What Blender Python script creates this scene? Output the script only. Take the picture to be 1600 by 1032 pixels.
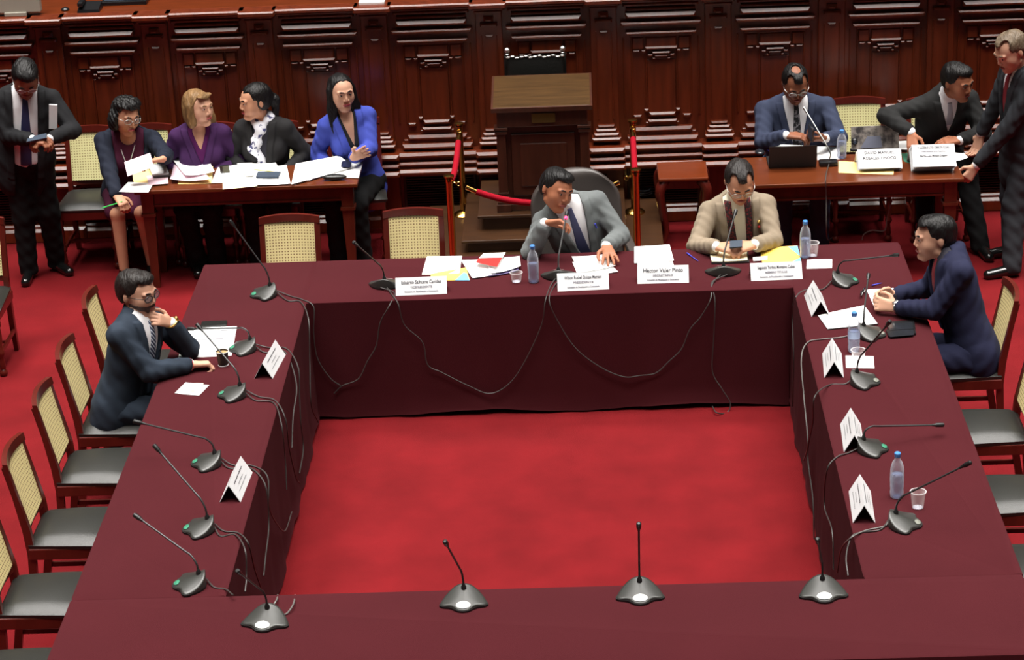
import bpy, bmesh, math, random
import numpy as np
from mathutils import Vector, Matrix
for o in list(bpy.data.objects): bpy.data.objects.remove(o)
C = bpy.context.scene.collection
R = math.radians
random.seed(7)

# ------------------------------------------------------------------ camera
CF, CH, CP, CR, CY = 3728.5, 5.8848, .3874, -.0462, .0388   # focal length in pixels, height, pitch, roll, heading
def ray(px, py):
    X, Y = px-800, py-516
    c, s = math.cos(CR), math.sin(CR)
    X, Y = c*X+s*Y, -s*X+c*Y
    c, s = math.cos(CP), math.sin(CP)
    u, v = X/CF, -Y/CF
    y, z = c+v*s, -s+v*c
    c, s = math.cos(CY), math.sin(CY)
    return Vector((c*u-s*y, s*u+c*y, z))
CAM = Vector((0, 0, CH))
def G(px, py, z=0.0):      # the point at height z seen at a pixel
    r = ray(px, py); return CAM + r*((z-CH)/r.z)
def V(px, py, Y):          # the point at depth Y
    r = ray(px, py); return CAM + r*(Y/r.y)
def VX(px, py, X):
    r = ray(px, py); return CAM + r*(X/r.x)
cd = bpy.data.cameras.new('camera'); cam = bpy.data.objects.new('camera', cd); C.objects.link(cam)
f0 = ray(800, 516); rx = (ray(801, 516)-f0).normalized(); uy = (f0-ray(800, 517)).normalized(); fw = f0.normalized()
M = Matrix((rx, uy, -fw)).transposed().to_4x4(); M.translation = CAM
cam.matrix_world = M
cd.sensor_width = 36; cd.lens = CF/1600*36; cd.clip_start = .1; cd.clip_end = 100
bpy.context.scene.camera = cam
vs = bpy.context.scene.view_settings
vs.view_transform = 'Standard'; vs.look = 'None'; vs.gamma = 1; vs.use_curve_mapping = False
vs.exposure = -0.28

# ------------------------------------------------------------------ light
w = bpy.data.worlds.new('world'); bpy.context.scene.world = w; w.use_nodes = True
w.node_tree.nodes['Background'].inputs[0].default_value = (1, .9, .8, 1)
w.node_tree.nodes['Background'].inputs[1].default_value = .03
def area(name, loc, size, power, color=(1, .965, .92), target=None):
    l = bpy.data.lights.new(name, 'AREA'); l.shape = 'RECTANGLE'; l.size, l.size_y = size; l.energy = power; l.color = color
    o = bpy.data.objects.new(name, l); C.objects.link(o); o.location = loc
    if target is not None: o.rotation_euler = (Vector(target)-Vector(loc)).to_track_quat('-Z', 'Y').to_euler()
    return o
for x in (-5, -2.5, 0, 2.5, 5):
    for y in (7.2, 10.2, 13.2, 16.0): area('ceiling_lamp', (x, y, 8), (2.0, 2.0), 125 if abs(x) > 4 else 86).data.spread = R(75)
area('front_fill', (0, 4.5, 8.5), (6, 2), 45, target=(0, 14, 1))  # unseen fill light, added to brighten what faces the viewer

# ------------------------------------------------------------------ materials
def nodes(name):
    m = bpy.data.materials.new(name); m.use_nodes = True
    return m, m.node_tree, m.node_tree.nodes['Principled BSDF']
def lin(c):
    return tuple(((v/255/12.92) if v/255 <= .04045 else ((v/255+.055)/1.055)**2.4) for v in c)+(1,)
def mat(name, col, rough=.5, metal=0, noise=0, nscale=8, bump=0, bscale=60, coat=0, spec=.5, sheen=0, stretch=None, emit=0):
    m, nt, p = nodes(name); c = lin(col)
    p.inputs['Base Color'].default_value = c; p.inputs['Roughness'].default_value = rough; p.inputs['Metallic'].default_value = metal
    p.inputs['Coat Weight'].default_value = coat; p.inputs['Coat Roughness'].default_value = .2; p.inputs['Specular IOR Level'].default_value = spec
    p.inputs['Sheen Weight'].default_value = sheen; p.inputs['Sheen Roughness'].default_value = .4
    if emit: p.inputs['Emission Color'].default_value = c; p.inputs['Emission Strength'].default_value = emit
    if noise or bump:
        tc = nt.nodes.new('ShaderNodeTexCoord'); mp = nt.nodes.new('ShaderNodeMapping'); nt.links.new(tc.outputs['Object'], mp.inputs['Vector'])
        if stretch: mp.inputs['Scale'].default_value = stretch
    if noise:
        n = nt.nodes.new('ShaderNodeTexNoise'); n.inputs['Scale'].default_value = nscale; n.inputs['Detail'].default_value = 5
        r = nt.nodes.new('ShaderNodeMapRange'); r.inputs['From Min'].default_value = .3; r.inputs['From Max'].default_value = .7; r.inputs['To Min'].default_value = 1-noise; r.inputs['To Max'].default_value = 1+noise
        v = nt.nodes.new('ShaderNodeVectorMath'); v.operation = 'SCALE'; v.inputs[0].default_value = c[:3]
        nt.links.new(mp.outputs[0], n.inputs['Vector']); nt.links.new(n.outputs['Fac'], r.inputs['Value']); nt.links.new(r.outputs[0], v.inputs['Scale']); nt.links.new(v.outputs[0], p.inputs['Base Color'])
    if bump:
        n = nt.nodes.new('ShaderNodeTexNoise'); n.inputs['Scale'].default_value = bscale; n.inputs['Detail'].default_value = 4
        b = nt.nodes.new('ShaderNodeBump'); b.inputs['Strength'].default_value = bump; b.inputs['Distance'].default_value = .01
        nt.links.new(mp.outputs[0], n.inputs['Vector']); nt.links.new(n.outputs['Fac'], b.inputs['Height']); nt.links.new(b.outputs[0], p.inputs['Normal'])
    return m
MT = {}
MT['mahogany'] = mat('mahogany', (104, 41, 18), .34, noise=.3, nscale=5, stretch=(5, 5, .5), coat=.42, spec=.45)
MT['mahogany_dark'] = mat('mahogany_dark', (84, 34, 20), .3, noise=.25, nscale=6, stretch=(4, 4, .6), coat=.3, spec=.4)
MT['desk_wood'] = mat('desk_wood', (104, 42, 12), .3, noise=.2, nscale=6, stretch=(.8, 7, 7), coat=.35)
MT['table_wood'] = mat('table_wood', (96, 44, 18), .32, noise=.15, nscale=6, stretch=(.8, 8, 8), coat=.3)
MT['walnut'] = mat('walnut', (58, 34, 15), .4, noise=.25, nscale=5, stretch=(1, 6, 6), coat=.2)
MT['podium_wood'] = mat('podium_wood', (66, 34, 22), .36, noise=.25, nscale=5, stretch=(5, 5, .6), coat=.2)
MT['podium_top'] = mat('podium_top', (70, 48, 24), .33, noise=.25, nscale=6, stretch=(.8, 7, 7), coat=.25)
MT['grille'] = mat('grille', (52, 26, 18), .5)
MT['carpet'] = mat('carpet', (106, 20, 24), .95, noise=.17, nscale=3.0, bump=.5, bscale=260, spec=.1, sheen=.0)
MT['cloth'] = mat('cloth', (65, 21, 26), .95, noise=.05, nscale=2.5, bump=.15, bscale=300, spec=.12)
MT['leather'] = mat('leather', (34, 34, 31), .4, bump=.12, bscale=220, spec=.45)
MT['exec_leather'] = mat('exec_leather', (62, 55, 52), .42, bump=.1, bscale=160)
MT['black_leather'] = mat('black_leather', (22, 22, 20), .35, bump=.15, bscale=60)
MT['chair_wood'] = mat('chair_wood', (84, 24, 16), .3, noise=.15, nscale=6, stretch=(4, 4, .7), coat=.35)
MT['chair_wood_light'] = mat('chair_wood_light', (128, 52, 26), .3, noise=.15, nscale=6, coat=.35)
MT['brass'] = mat('brass', (212, 170, 92), .2, metal=1)
MT['steel'] = mat('steel', (190, 190, 186), .28, metal=1)
MT['rope'] = mat('rope', (150, 8, 30), .85, bump=.2, bscale=200, spec=.15)
MT['mic_shell'] = mat('mic_shell', (48, 48, 45), .4, spec=.5, coat=.15)
MT['mic_black'] = mat('mic_black', (20, 20, 20), .45)
MT['mic_neck'] = mat('mic_neck', (40, 40, 40), .4)
MT['mic_plate_shine'] = mat('mic_plate_shine', (226, 228, 222), .25, coat=.5)  # reflection on the near plates, put into the colour as white
MT['mic_green'] = mat('mic_green', (60, 128, 100), .35, coat=.2)
MT['mic_grey'] = mat('mic_grey', (132, 134, 124), .3, coat=.4)
MT['mic_red'] = mat('mic_red', (255, 60, 110), .4, emit=2.5)
MT['cable'] = mat('cable', (56, 52, 50), .5)
MT['cable_grey'] = mat('cable_grey', (100, 97, 94), .5)
MT['paper'] = mat('paper', (246, 246, 244), .7)
MT['paper_cream'] = mat('paper_cream', (246, 238, 200), .7)
MT['paper_pink'] = mat('paper_pink', (226, 196, 206), .7)
MT['paper_yellow'] = mat('paper_yellow', (250, 218, 96), .6)
MT['manila'] = mat('manila', (242, 214, 140), .7)
MT['paper_blue'] = mat('paper_blue', (112, 172, 214), .6)
MT['paper_red'] = mat('paper_red', (206, 44, 40), .5)
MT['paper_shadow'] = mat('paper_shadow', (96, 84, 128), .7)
MT['ink'] = mat('ink', (40, 38, 46), .7)
MT['ink_pale'] = mat('ink_pale', (110, 108, 118), .7)
MT['card'] = mat('card', (206, 206, 207), .6)
MT['black_plastic'] = mat('black_plastic', (20, 20, 22), .35)
MT['laptop'] = mat('laptop', (24, 20, 20), .5)
MT['screen'] = mat('screen', (58, 66, 78), .15)
MT['phone_glass'] = mat('phone_glass', (60, 70, 84), .6, spec=.2)
MT['phone_dark'] = mat('phone_dark', (34, 36, 40), .15, coat=.6)
MT['cup_black'] = mat('cup_black', (40, 34, 32), .5)
MT['coffee'] = mat('coffee', (168, 138, 96), .3)
MT['cap_blue'] = mat('cap_blue', (70, 130, 200), .35)
MT['label_blue'] = mat('label_blue', (170, 186, 216), .4)
MT['pen_blue'] = mat('pen_blue', (70, 76, 190), .35)
MT['pen_green'] = mat('pen_green', (60, 200, 90), .35)
MT['grey_monitor'] = mat('grey_monitor', (168, 164, 150), .5)
MT['silver'] = mat('silver', (200, 200, 196), .3, metal=1)
MT['gold_pin'] = mat('gold_pin', (222, 190, 110), .3, metal=1)
def clear(name, col, mixf=.78, tint=(1, 1, 1)):
    m = bpy.data.materials.new(name); m.use_nodes = True; nt = m.node_tree; nt.nodes.clear()
    o = nt.nodes.new('ShaderNodeOutputMaterial'); t = nt.nodes.new('ShaderNodeBsdfTransparent'); t.inputs[0].default_value = (*tint, 1)
    g = nt.nodes.new('ShaderNodeBsdfPrincipled'); g.inputs['Base Color'].default_value = lin(col); g.inputs['Roughness'].default_value = .12
    mx = nt.nodes.new('ShaderNodeMixShader'); lw = nt.nodes.new('ShaderNodeLayerWeight'); lw.inputs[0].default_value = .35
    mr = nt.nodes.new('ShaderNodeMapRange'); mr.inputs['To Min'].default_value = 1-mixf; mr.inputs['To Max'].default_value = 1
    nt.links.new(lw.outputs['Facing'], mr.inputs['Value']); nt.links.new(mr.outputs[0], mx.inputs[0])
    nt.links.new(t.outputs[0], mx.inputs[1]); nt.links.new(g.outputs[0], mx.inputs[2]); nt.links.new(mx.outputs[0], o.inputs[0])
    return m
MT['bottle'] = clear('bottle', (205, 208, 218), .88, (.95, .96, .99))
MT['water'] = clear('water', (160, 172, 205), .86, (.88, .91, .98))
MT['cup'] = clear('cup', (235, 225, 225), .9)
MT['lens'] = clear('lens', (200, 200, 205), .94)
# cane weave: cream straw with rows of small dark holes
def cane(name, col, hole, pitch):
    m, nt, p = nodes(name); p.inputs['Roughness'].default_value = .6
    tc = nt.nodes.new('ShaderNodeTexCoord'); sp = nt.nodes.new('ShaderNodeSeparateXYZ'); nt.links.new(tc.outputs['Object'], sp.inputs[0])
    def wave(out):
        a = nt.nodes.new('ShaderNodeMath'); a.operation = 'MULTIPLY'; a.inputs[1].default_value = 2*math.pi/pitch
        b = nt.nodes.new('ShaderNodeMath'); b.operation = 'COSINE'; nt.links.new(out, a.inputs[0]); nt.links.new(a.outputs[0], b.inputs[0])
        c_ = nt.nodes.new('ShaderNodeMapRange'); c_.inputs['From Min'].default_value = -.1; c_.inputs['From Max'].default_value = .6; nt.links.new(b.outputs[0], c_.inputs['Value']); return c_.outputs[0]
    mu = nt.nodes.new('ShaderNodeMath'); mu.operation = 'MULTIPLY'; nt.links.new(wave(sp.outputs['X']), mu.inputs[0]); nt.links.new(wave(sp.outputs['Z']), mu.inputs[1])
    mx = nt.nodes.new('ShaderNodeMix'); mx.data_type = 'RGBA'; mx.inputs[6].default_value = lin(col); mx.inputs[7].default_value = lin(hole)
    nt.links.new(mu.outputs[0], mx.inputs[0]); nt.links.new(mx.outputs[2], p.inputs['Base Color'])
    return m
MT['cane'] = cane('cane', (226, 208, 150), (120, 82, 40), .0185)
MT['cane_green'] = cane('cane_green', (224, 218, 160), (140, 124, 70), .0185)

# ------------------------------------------------------------------ mesh helpers
def obj(name, data, m=None, parent=None, smooth=False):
    if isinstance(data, bmesh.types.BMesh):
        me = bpy.data.meshes.new(name)
        bmesh.ops.recalc_face_normals(data, faces=data.faces); data.to_mesh(me); data.free()
    else: me = data
    o = bpy.data.objects.new(name, me); C.objects.link(o)
    if m is not None:
        for x in (m if isinstance(m, (list, tuple)) else [m]): me.materials.append(MT[x] if isinstance(x, str) else x)
    if parent: o.parent = parent
    if smooth:
        me.polygons.foreach_set('use_smooth', [True]*len(me.polygons))
        if smooth != 'all' and hasattr(me, 'set_sharp_from_angle'): me.set_sharp_from_angle(angle=R(40))
    return o
def empty(name, loc=(0, 0, 0), rz=0):
    o = bpy.data.objects.new(name, None); C.objects.link(o); o.location = loc; o.rotation_euler = (0, 0, rz); o.empty_display_size = .1; return o
def tag(o, label=None, cat=None, group=None, kind=None):
    if label: o['label'] = label
    if cat: o['category'] = cat
    if group: o['group'] = group
    if kind: o['kind'] = kind
    return o
def thing(name, label, cat, loc=(0, 0, 0), rz=0, group=None): return tag(empty(name, loc, rz), label, cat, group)
def kids(o): return [c for c in ALLKIDS.get(o.name, [])]
def copy_tree(o, parent=None):
    c = o.copy(); C.objects.link(c)
    if parent: c.parent = parent
    for ch in [x for x in bpy.data.objects if x.parent == o]: copy_tree(ch, c)
    return c
def B(): return bmesh.new()
def box(bm, x0, x1, y0, y1, z0, z1, T=None, bev=0):
    vs_ = [bm.verts.new((x, y, z)) for x in (x0, x1) for y in (y0, y1) for z in (z0, z1)]
    fs = [bm.faces.new([vs_[i] for i in q]) for q in ((0, 1, 3, 2), (4, 6, 7, 5), (0, 4, 5, 1), (2, 3, 7, 6), (0, 2, 6, 4), (1, 5, 7, 3))]
    if bev:
        es = list({e for f in fs for e in f.edges})
        r = bmesh.ops.bevel(bm, geom=es, offset=bev, segments=2, affect='EDGES', profile=.5); vs_ = list({v for f in r['faces'] for v in f.verts}|{v for v in vs_ if v.is_valid})
    if T is not None: bmesh.ops.transform(bm, matrix=T, verts=vs_)
    return vs_
def hexa(bm, lo, hi):     # frustum between two quads (lists of 4 points)
    a = [bm.verts.new(p) for p in lo]; b = [bm.verts.new(p) for p in hi]
    bm.faces.new(a[::-1]); bm.faces.new(b)
    for i in range(4): bm.faces.new((a[i], a[(i+1) % 4], b[(i+1) % 4], b[i]))
def lathe(bm, prof, n=24, T=None, cap=True):
    rings = []
    for r, z in prof:
        rings.append([bm.verts.new((r*math.cos(2*math.pi*i/n), r*math.sin(2*math.pi*i/n), z)) for i in range(n)])
    for a, b in zip(rings, rings[1:]):
        for i in range(n): bm.faces.new((a[i], a[(i+1) % n], b[(i+1) % n], b[i]))
    if cap:
        bm.faces.new(rings[0][::-1]); bm.faces.new(rings[-1])
    if T is not None: bmesh.ops.transform(bm, matrix=T, verts=[v for r in rings for v in r])
def spline(pts, n=8):
    pts = [Vector(p) for p in pts]
    if len(pts) < 3: return pts
    P = [pts[0]*2-pts[1]]+pts+[pts[-1]*2-pts[-2]]; out = []
    for i in range(1, len(P)-2):
        for k in range(n):
            t = k/n; a, b, c, d = P[i-1], P[i], P[i+1], P[i+2]
            out.append(.5*((2*b)+(c-a)*t+(2*a-5*b+4*c-d)*t*t+(3*b-3*c+d-a)*t**3))
    out.append(pts[-1]); return out
def tube(bm, pts, r, n=8):
    pts = [Vector(p) for p in pts]; rings = []; up = None
    for i, p in enumerate(pts):
        t = (pts[min(i+1, len(pts)-1)]-pts[max(i-1, 0)]).normalized()
        if up is None: up = t.orthogonal().normalized()
        up = (up-t*up.dot(t)).normalized(); s = t.cross(up)
        rr = r(i/(len(pts)-1)) if callable(r) else r
        rings.append([bm.verts.new(p+(up*math.cos(2*math.pi*k/n)+s*math.sin(2*math.pi*k/n))*rr) for k in range(n)])
    for a, b in zip(rings, rings[1:]):
        for k in range(n): bm.faces.new((a[k], a[(k+1) % n], b[(k+1) % n], b[k]))
    bm.faces.new(rings[0][::-1]); bm.faces.new(rings[-1])
def prism(bm, outline, z0, z1, T=None):
    a = [bm.verts.new((x, y, z0)) for x, y in outline]; b = [bm.verts.new((x, y, z1)) for x, y in outline]; n = len(outline)
    bm.faces.new(a[::-1]); bm.faces.new(b)
    for i in range(n): bm.faces.new((a[i], a[(i+1) % n], b[(i+1) % n], b[i]))
    if T is not None: bmesh.ops.transform(bm, matrix=T, verts=a+b)
def text(name, body, size, loc, rot, m, parent, width=None):
    c = bpy.data.curves.new(name, 'FONT'); c.body = body; c.size = size; c.align_x = 'CENTER'; c.align_y = 'CENTER'; c.extrude = .0003; c.resolution_u = 2; c.offset = .0003
    o = bpy.data.objects.new(name, c); C.objects.link(o); bpy.context.view_layer.update()
    me = bpy.data.meshes.new_from_object(o.evaluated_get(bpy.context.evaluated_depsgraph_get())); wd = o.dimensions[0]; bpy.data.objects.remove(o)
    o = obj(name, me, m, parent); o.location = loc; o.rotation_euler = rot
    if width: o.scale[0] = width/max(wd, 1e-3)
    return o
# ------------------------------------------------------------------ setting
XL, XR, YB, YF, TW, TZ = -1.726, 1.162, 13.114, 9.505, .696, .75      # inner edges of the ring of covered tables
WY = 16.5                                                            # face of the panelled dais front
bm = B(); box(bm, -9, 9, 3, 24, -.1, 0); tag(obj('floor', bm, 'carpet'), kind='structure')
wall = tag(empty('wall_back', (0, 0, 0)), kind='structure')
bm = B(); box(bm, -6, 6, WY, WY+.12, 0, 1.64); obj('wall_core', bm, 'mahogany', wall)
PX = [-5.4, -4.62, -3.85, -3.088, -2.336, -1.52, -.705, .107, .918, 1.719, 2.486, 3.25, 4.02, 4.8]
def mould(bm, x0, x1, z0, z1, p, b=.008, y=WY, bt=None):
    bt = b if bt is None else bt; b = min(b, (x1-x0)*.45, (z1-z0)*.45)
    hexa(bm, [(x0, y, z0), (x1, y, z0), (x1, y, z1), (x0, y, z1)], [(x0, y-p+b, z0), (x1, y-p+b, z0), (x1, y-p+b, z1), (x0, y-p+b, z1)])
    hexa(bm, [(x0, y-p+b, z0), (x1, y-p+b, z0), (x1, y-p+b, z1), (x0, y-p+b, z1)], [(x0+b, y-p, z0+b*.3), (x1-b, y-p, z0+b*.3), (x1-b, y-p, z1-bt), (x0+b, y-p, z1-bt)])
def bays():
    for i in range(len(PX)-1):
        c = (PX[i]+PX[i+1])/2; k = (PX[i+1]-PX[i])/.815; w_ = .405*k
        bm = B()
        S = lambda a, b, z0, z1, p, bb=.008: mould(bm, c+a*k, c+b*k, z0, z1, p, bb)
        def sym(a, b, z0, z1, p, bb=.006): S(a, b, z0, z1, p, bb); S(-b, -a, z0, z1, p, bb)
        # frieze
        S(-.27, .27, 1.605, 1.628, .06, .010); S(-.245, .245, 1.575, 1.592, .06, .009); S(-.25, .25, 1.522, 1.56, .075, .022)
        S(-.285, .285, 1.468, 1.492, .07, .010); S(-.27, .27, 1.45, 1.468, .03, .006)
        # raised field with stepped crest, the same motif turned over at the foot
        S(-.25, .25, 1.398, 1.418, .06, .009); S(-.225, .225, 1.375, 1.395, .03, .005)
        S(-.11, .11, 1.30, 1.372, .03, .008); sym(.125, .205, 1.285, 1.37, .026)
        S(-.115, .115, 1.285, 1.305, .045, .012)
        sym(.155, .2, 1.262, 1.276, .026); sym(.11, .14, 1.262, 1.278, .036)
        S(-.065, .065, 1.25, 1.267, .04, .009); S(-.05, .05, 1.226, 1.243, .034, .009); sym(.062, .095, 1.23, 1.246, .034); sym(.04, .065, 1.205, 1.22, .028)
        # long upright fillets of the panel
        for q in (.105, .205, .262): sym(q, q+.012, .79, 1.28 if q < .2 else 1.37, .012, .004)
        S(-.10, .10, .80, 1.20, .008, .003)
        sym(.098, .13, .815, .84, .03, .010); S(-.095, .095, .785, .815, .04, .014); sym(.15, .205, .77, .795, .026, .008)
        S(-.105, .105, .742, .765, .05, .012); S(-.12, .12, .715, .742, .03, .004)
        S(-.215, .215, .675, .71, .055, .02); S(-.255, .255, .61, .65, .085, .022); S(-.24, .24, .65, .676, .04, .004)
        obj('panel', bm, 'mahogany', wall)
        # base mouldings
        bm = B(); h = .33*k
        for z0, z1, p, bb in ((.56, .597, .125, .02), (.53, .56, .09, .006), (.505, .53, .135, .014), (.482, .505, .11, .004), (.445, .482, .165, .018), (.425, .445, .13, .004)):
            mould(bm, c-w_, c+w_, z0, z1, p, bb)
        mould(bm, c-w_, c+w_, 0, .10, .10, .02); mould(bm, c-w_, c+w_, .10, .125, .07, .012)
        obj('base_moulding', bm, 'mahogany', wall)
        bm = B()
        for j in range(15):
            z = .135+j*.0195; x0, x1 = c-.245*k, c+.245*k
            hexa(bm, [(x0, WY+.03, z+.012), (x1, WY+.03, z+.012), (x1, WY-.03, z), (x0, WY-.03, z)], [(x0, WY+.03, z+.016), (x1, WY+.03, z+.016), (x1, WY-.03, z+.006), (x0, WY-.03, z+.006)])
        mould(bm, c-.265*k, c-.245*k, .13, .43, .045, .004); mould(bm, c+.245*k, c+.265*k, .13, .43, .045, .004)
        obj('vent_grille', bm, 'grille', wall)
        # crown over the bay
        bm = B(); mould(bm, c-.30*k, c+.30*k, 1.66, 1.69, .115, .010); mould(bm, c-.29*k, c+.29*k, 1.635, 1.66, .08, .012)
        obj('crown_moulding', bm, 'mahogany', wall)
    for x in PX:
        bm = B(); k = 1
        mould(bm, x-.095, x+.095, .13, 1.62, .035, .006)
        for z0, z1, hw, p in ((1.60, 1.622, .10, .085), (1.502, 1.525, .062, .075), (1.418, 1.434, .028, .05)): mould(bm, x-hw, x+hw, z0, z1, p, .01)
        mould(bm, x-.035, x+.035, 1.535, 1.572, .07, .02)
        for s in (-1, 1): mould(bm, min(x+s*.05, x+s*.058), max(x+s*.05, x+s*.058), .78, 1.43, .045, .003)
        for j, (z0, z1, hw, p) in enumerate(((.722, .742, .06, .065), (.692, .716, .075, .08), (.662, .688, .09, .095), (.63, .658, .105, .11))): mould(bm, x-hw, x+hw, z0, z1, p, .012)
        for z0, z1, p, bb in ((.56, .60, .175, .02), (.53, .56, .12, .006), (.505, .53, .18, .014), (.482, .505, .14, .004), (.445, .482, .21, .018)):
            mould(bm, x-.13, x+.13, z0, z1, p, bb)
        mould(bm, x-.12, x+.12, .02, .445, .07, .008); mould(bm, x-.13, x+.13, 0, .12, .13, .02)
        obj('pilaster', bm, 'mahogany', wall, )
        bm = B(); mould(bm, x-.13, x+.13, 1.655, 1.69, .165, .010); mould(bm, x-.115, x+.115, 1.63, 1.655, .12, .012)
        obj('pilaster_cap', bm, 'mahogany', wall)
bays()
# the dais desk top that runs on behind the panelling
desk = thing('dais_desk', 'long orange brown desk top running along above the carved wood panelling', 'desk', (0, WY, 1.64))
bm = B(); box(bm, -6, 6, 0, .9, .012, .05, bev=.006); obj('desk_top', bm, 'desk_wood', desk)
bm = B(); box(bm, -6, -2.9, .86, 1.4, -.06, .0); box(bm, -6, 6, .86, .95, -1.6, -.06); obj('desk_back', bm, 'desk_wood', desk)
p0 = G(32, 12, 1.82)
t = thing('monitor', 'back of a pale grey monitor standing on the desk above the panelling', 'monitor', (G(30, 24, 1.69).x, G(30, 24, 1.69).y, 1.69))
bm = B(); box(bm, -.22, .16, -.02, .05, .02, .34, bev=.01); obj('monitor_back', bm, 'grey_monitor', t)
bm = B(); box(bm, -.1, .06, -.03, .08, 0, .03, bev=.005); obj('monitor_foot', bm, 'grey_monitor', t)
q = G(140, 14, 1.7)
t = thing('desk_phone', 'black desk telephone on the orange desk above the panelling', 'telephone', (q.x, q.y, 1.69))
bm = B(); hexa(bm, [(-.08, -.06, 0), (.08, -.06, 0), (.08, .08, 0), (-.08, .08, 0)], [(-.075, -.055, .02), (.075, -.055, .02), (.075, .075, .05), (-.075, .075, .05)]); obj('phone_body', bm, 'black_plastic', t)
bm = B(); box(bm, -.075, -.035, -.06, .08, .04, .075, bev=.01); obj('handset', bm, 'black_plastic', t)
q = G(190, 1, 1.72)
t = thing('flat_screen', 'dark screen lying tilted beside the black desk telephone', 'screen', (q.x, q.y, 1.69))
bm = B(); box(bm, -.15, .18, -.02, .2, .0, .03, bev=.006); obj('screen_case', bm, 'black_plastic', t)
bm = B(); box(bm, -.13, .16, 0, .18, .031, .034); obj('screen_glass', bm, 'screen', t)
q = G(102, 16, 1.69); t = thing('desk_mouse', 'small black mouse between the monitor and the desk telephone', 'mouse', (q.x, q.y, 1.69))
bm = B(); lathe(bm, [(.028, 0), (.03, .008), (.024, .018), (.008, .024)], 16); obj('mouse_shell', bm, 'black_plastic', t, True)
q = G(582, 1, 1.69); t = tag(obj('notepad', (lambda b: (box(b, -.09, .09, -.1, .12, 0, .014), b)[1])(B()), 'paper'), 'white notepad on the orange desk above the panelling', 'notepad'); t.location = (q.x, q.y, 1.69)

# stepped platform with the oath desk
pf = thing('stepped_platform', 'brown wooden platform with steps under the tall wooden desk', 'platform', (-.37, WY, 0))
def stepbox(name, x0, x1, y0, z0, z1, nose=True):
    bm = B(); ov = .02 if nose else 0
    box(bm, x0+ov+.02, x1-ov-.02, y0+.03, WY-.135, z0, z1-.02)
    box(bm, x0, x1, y0, WY-.135, z1-.02, z1, bev=.005); ob = obj(name, bm, 'walnut', pf); ob.location = (.37, -WY, 0); return ob
stepbox('platform_base', -1.19, .47, 14.80, 0, .20)
stepbox('step', -.915, .22, 15.34, .20, .29)
stepbox('step', -.805, .10, 15.53, .29, .40)
od = thing('oath_desk', 'tall dark wooden desk with slanted top and brass plaque on the platform', 'podium', (-.335, 15.62, .40))
bm = B(); box(bm, -.27, .27, .04, .42, .02, .62); obj('desk_cabinet', bm, 'podium_wood', od)
bm = B(); box(bm, -.22, .22, .022, .04, .1, .55, bev=.006); box(bm, -.16, .16, .012, .022, .17, .48, bev=.005); obj('front_panel', bm, 'podium_wood', od)
for s in (-1, 1):
    bm = B(); x = s*.285
    box(bm, x-.032, x+.032, -.01, .055, .07, .56, bev=.004); box(bm, x-.042, x+.042, -.022, .065, .56, .585, bev=.004); box(bm, x-.047, x+.047, -.028, .07, .59, .61, bev=.004)
    for z0, z1, e in ((0, .055, .05), (.055, .075, .043), (.1, .115, .04), (.125, .14, .038)): box(bm, x-e, x+e, -.01-(e-.03), .06, z0, z1, bev=.003)
    obj('column', bm, 'podium_wood', od)
bm = B(); box(bm, -.31, .31, -.02, .42, .61, .73, bev=.006); obj('top_frieze', bm, 'podium_wood', od)
bm = B(); hexa(bm, [(-.345, -.05, .725), (.345, -.05, .725), (.345, .44, .80), (-.345, .44, .80)], [(-.345, -.05, .755), (.345, -.05, .755), (.345, .44, .845), (-.345, .44, .845)]); obj('slanted_top', bm, 'podium_wood', od)
bm = B(); hexa(bm, [(-.30, -.012, .757), (.30, -.012, .757), (.30, .40, .832), (-.30, .40, .832)], [(-.30, -.012, .765), (.30, -.012, .765), (.30, .40, .841), (-.30, .40, .841)])
ip = obj('inlay', bm, 'podium_top', od)
bm = B(); hexa(bm, [(-.335, -.042, .752), (.335, -.042, .752), (.335, .435, .84), (-.335, .435, .84)], [(-.33, -.037, .759), (.33, -.037, .759), (.33, .43, .8455), (-.33, .43, .8455)]); obj('top_board', bm, 'podium_top', od)
bm = B(); box(bm, -.07, .09, -.03, -.018, .64, .705); tag(obj('plaque', bm, mat('plaque', (120, 104, 58), .35, metal=.8), od), 'brass plaque')
bm = B(); box(bm, -.3, .3, -.005, .4, 0, .05, bev=.006); obj('desk_plinth', bm, 'podium_wood', od)
# black leather chair behind the oath desk
lc = thing('leather_armchair', 'black leather chair with studded top edge and white finials behind the tall desk', 'chair', (-.38, 16.18, .40))
cy0 = .06
bm = B(); box(bm, -.20, .20, cy0-.03, cy0+.03, .35, .93, bev=.02); obj('backrest', bm, 'black_leather', lc, True)
bm = B()
for i in range(13):
    x = -.19+i*.38/12; bmesh.ops.create_icosphere(bm, subdivisions=2, radius=.016, matrix=Matrix.Translation((x, cy0-.02, .93+.006*math.sin(i*2.1)))@Matrix.Diagonal((1.3, 1, .6, 1)))
obj('studded_edge', bm, 'silver', lc, True)
for s in (-1, 1):
    bm = B(); box(bm, s*.2-.018, s*.2+.018, cy0-.02, cy0+.02, 0, .94, bev=.004); obj('back_post', bm, 'black_leather', lc)
    bm = B(); lathe(bm, [(.01, .94), (.018, .95), (.012, .957), (.021, .965), (.021, .985), (.01, .995)], 12, Matrix.Translation((s*.195, cy0, 0))); obj('finial', bm, 'silver', lc, True)
bm = B(); box(bm, -.22, .22, -.11, .04, .34, .42, bev=.02); obj('seat', bm, 'black_leather', lc, True)
for sx, sy in ((-1, -1), (1, -1)):
    bm = B(); box(bm, sx*.19-.02, sx*.19+.02, -.10, -.06, 0, .34); obj('leg', bm, 'mahogany_dark', lc)

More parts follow.
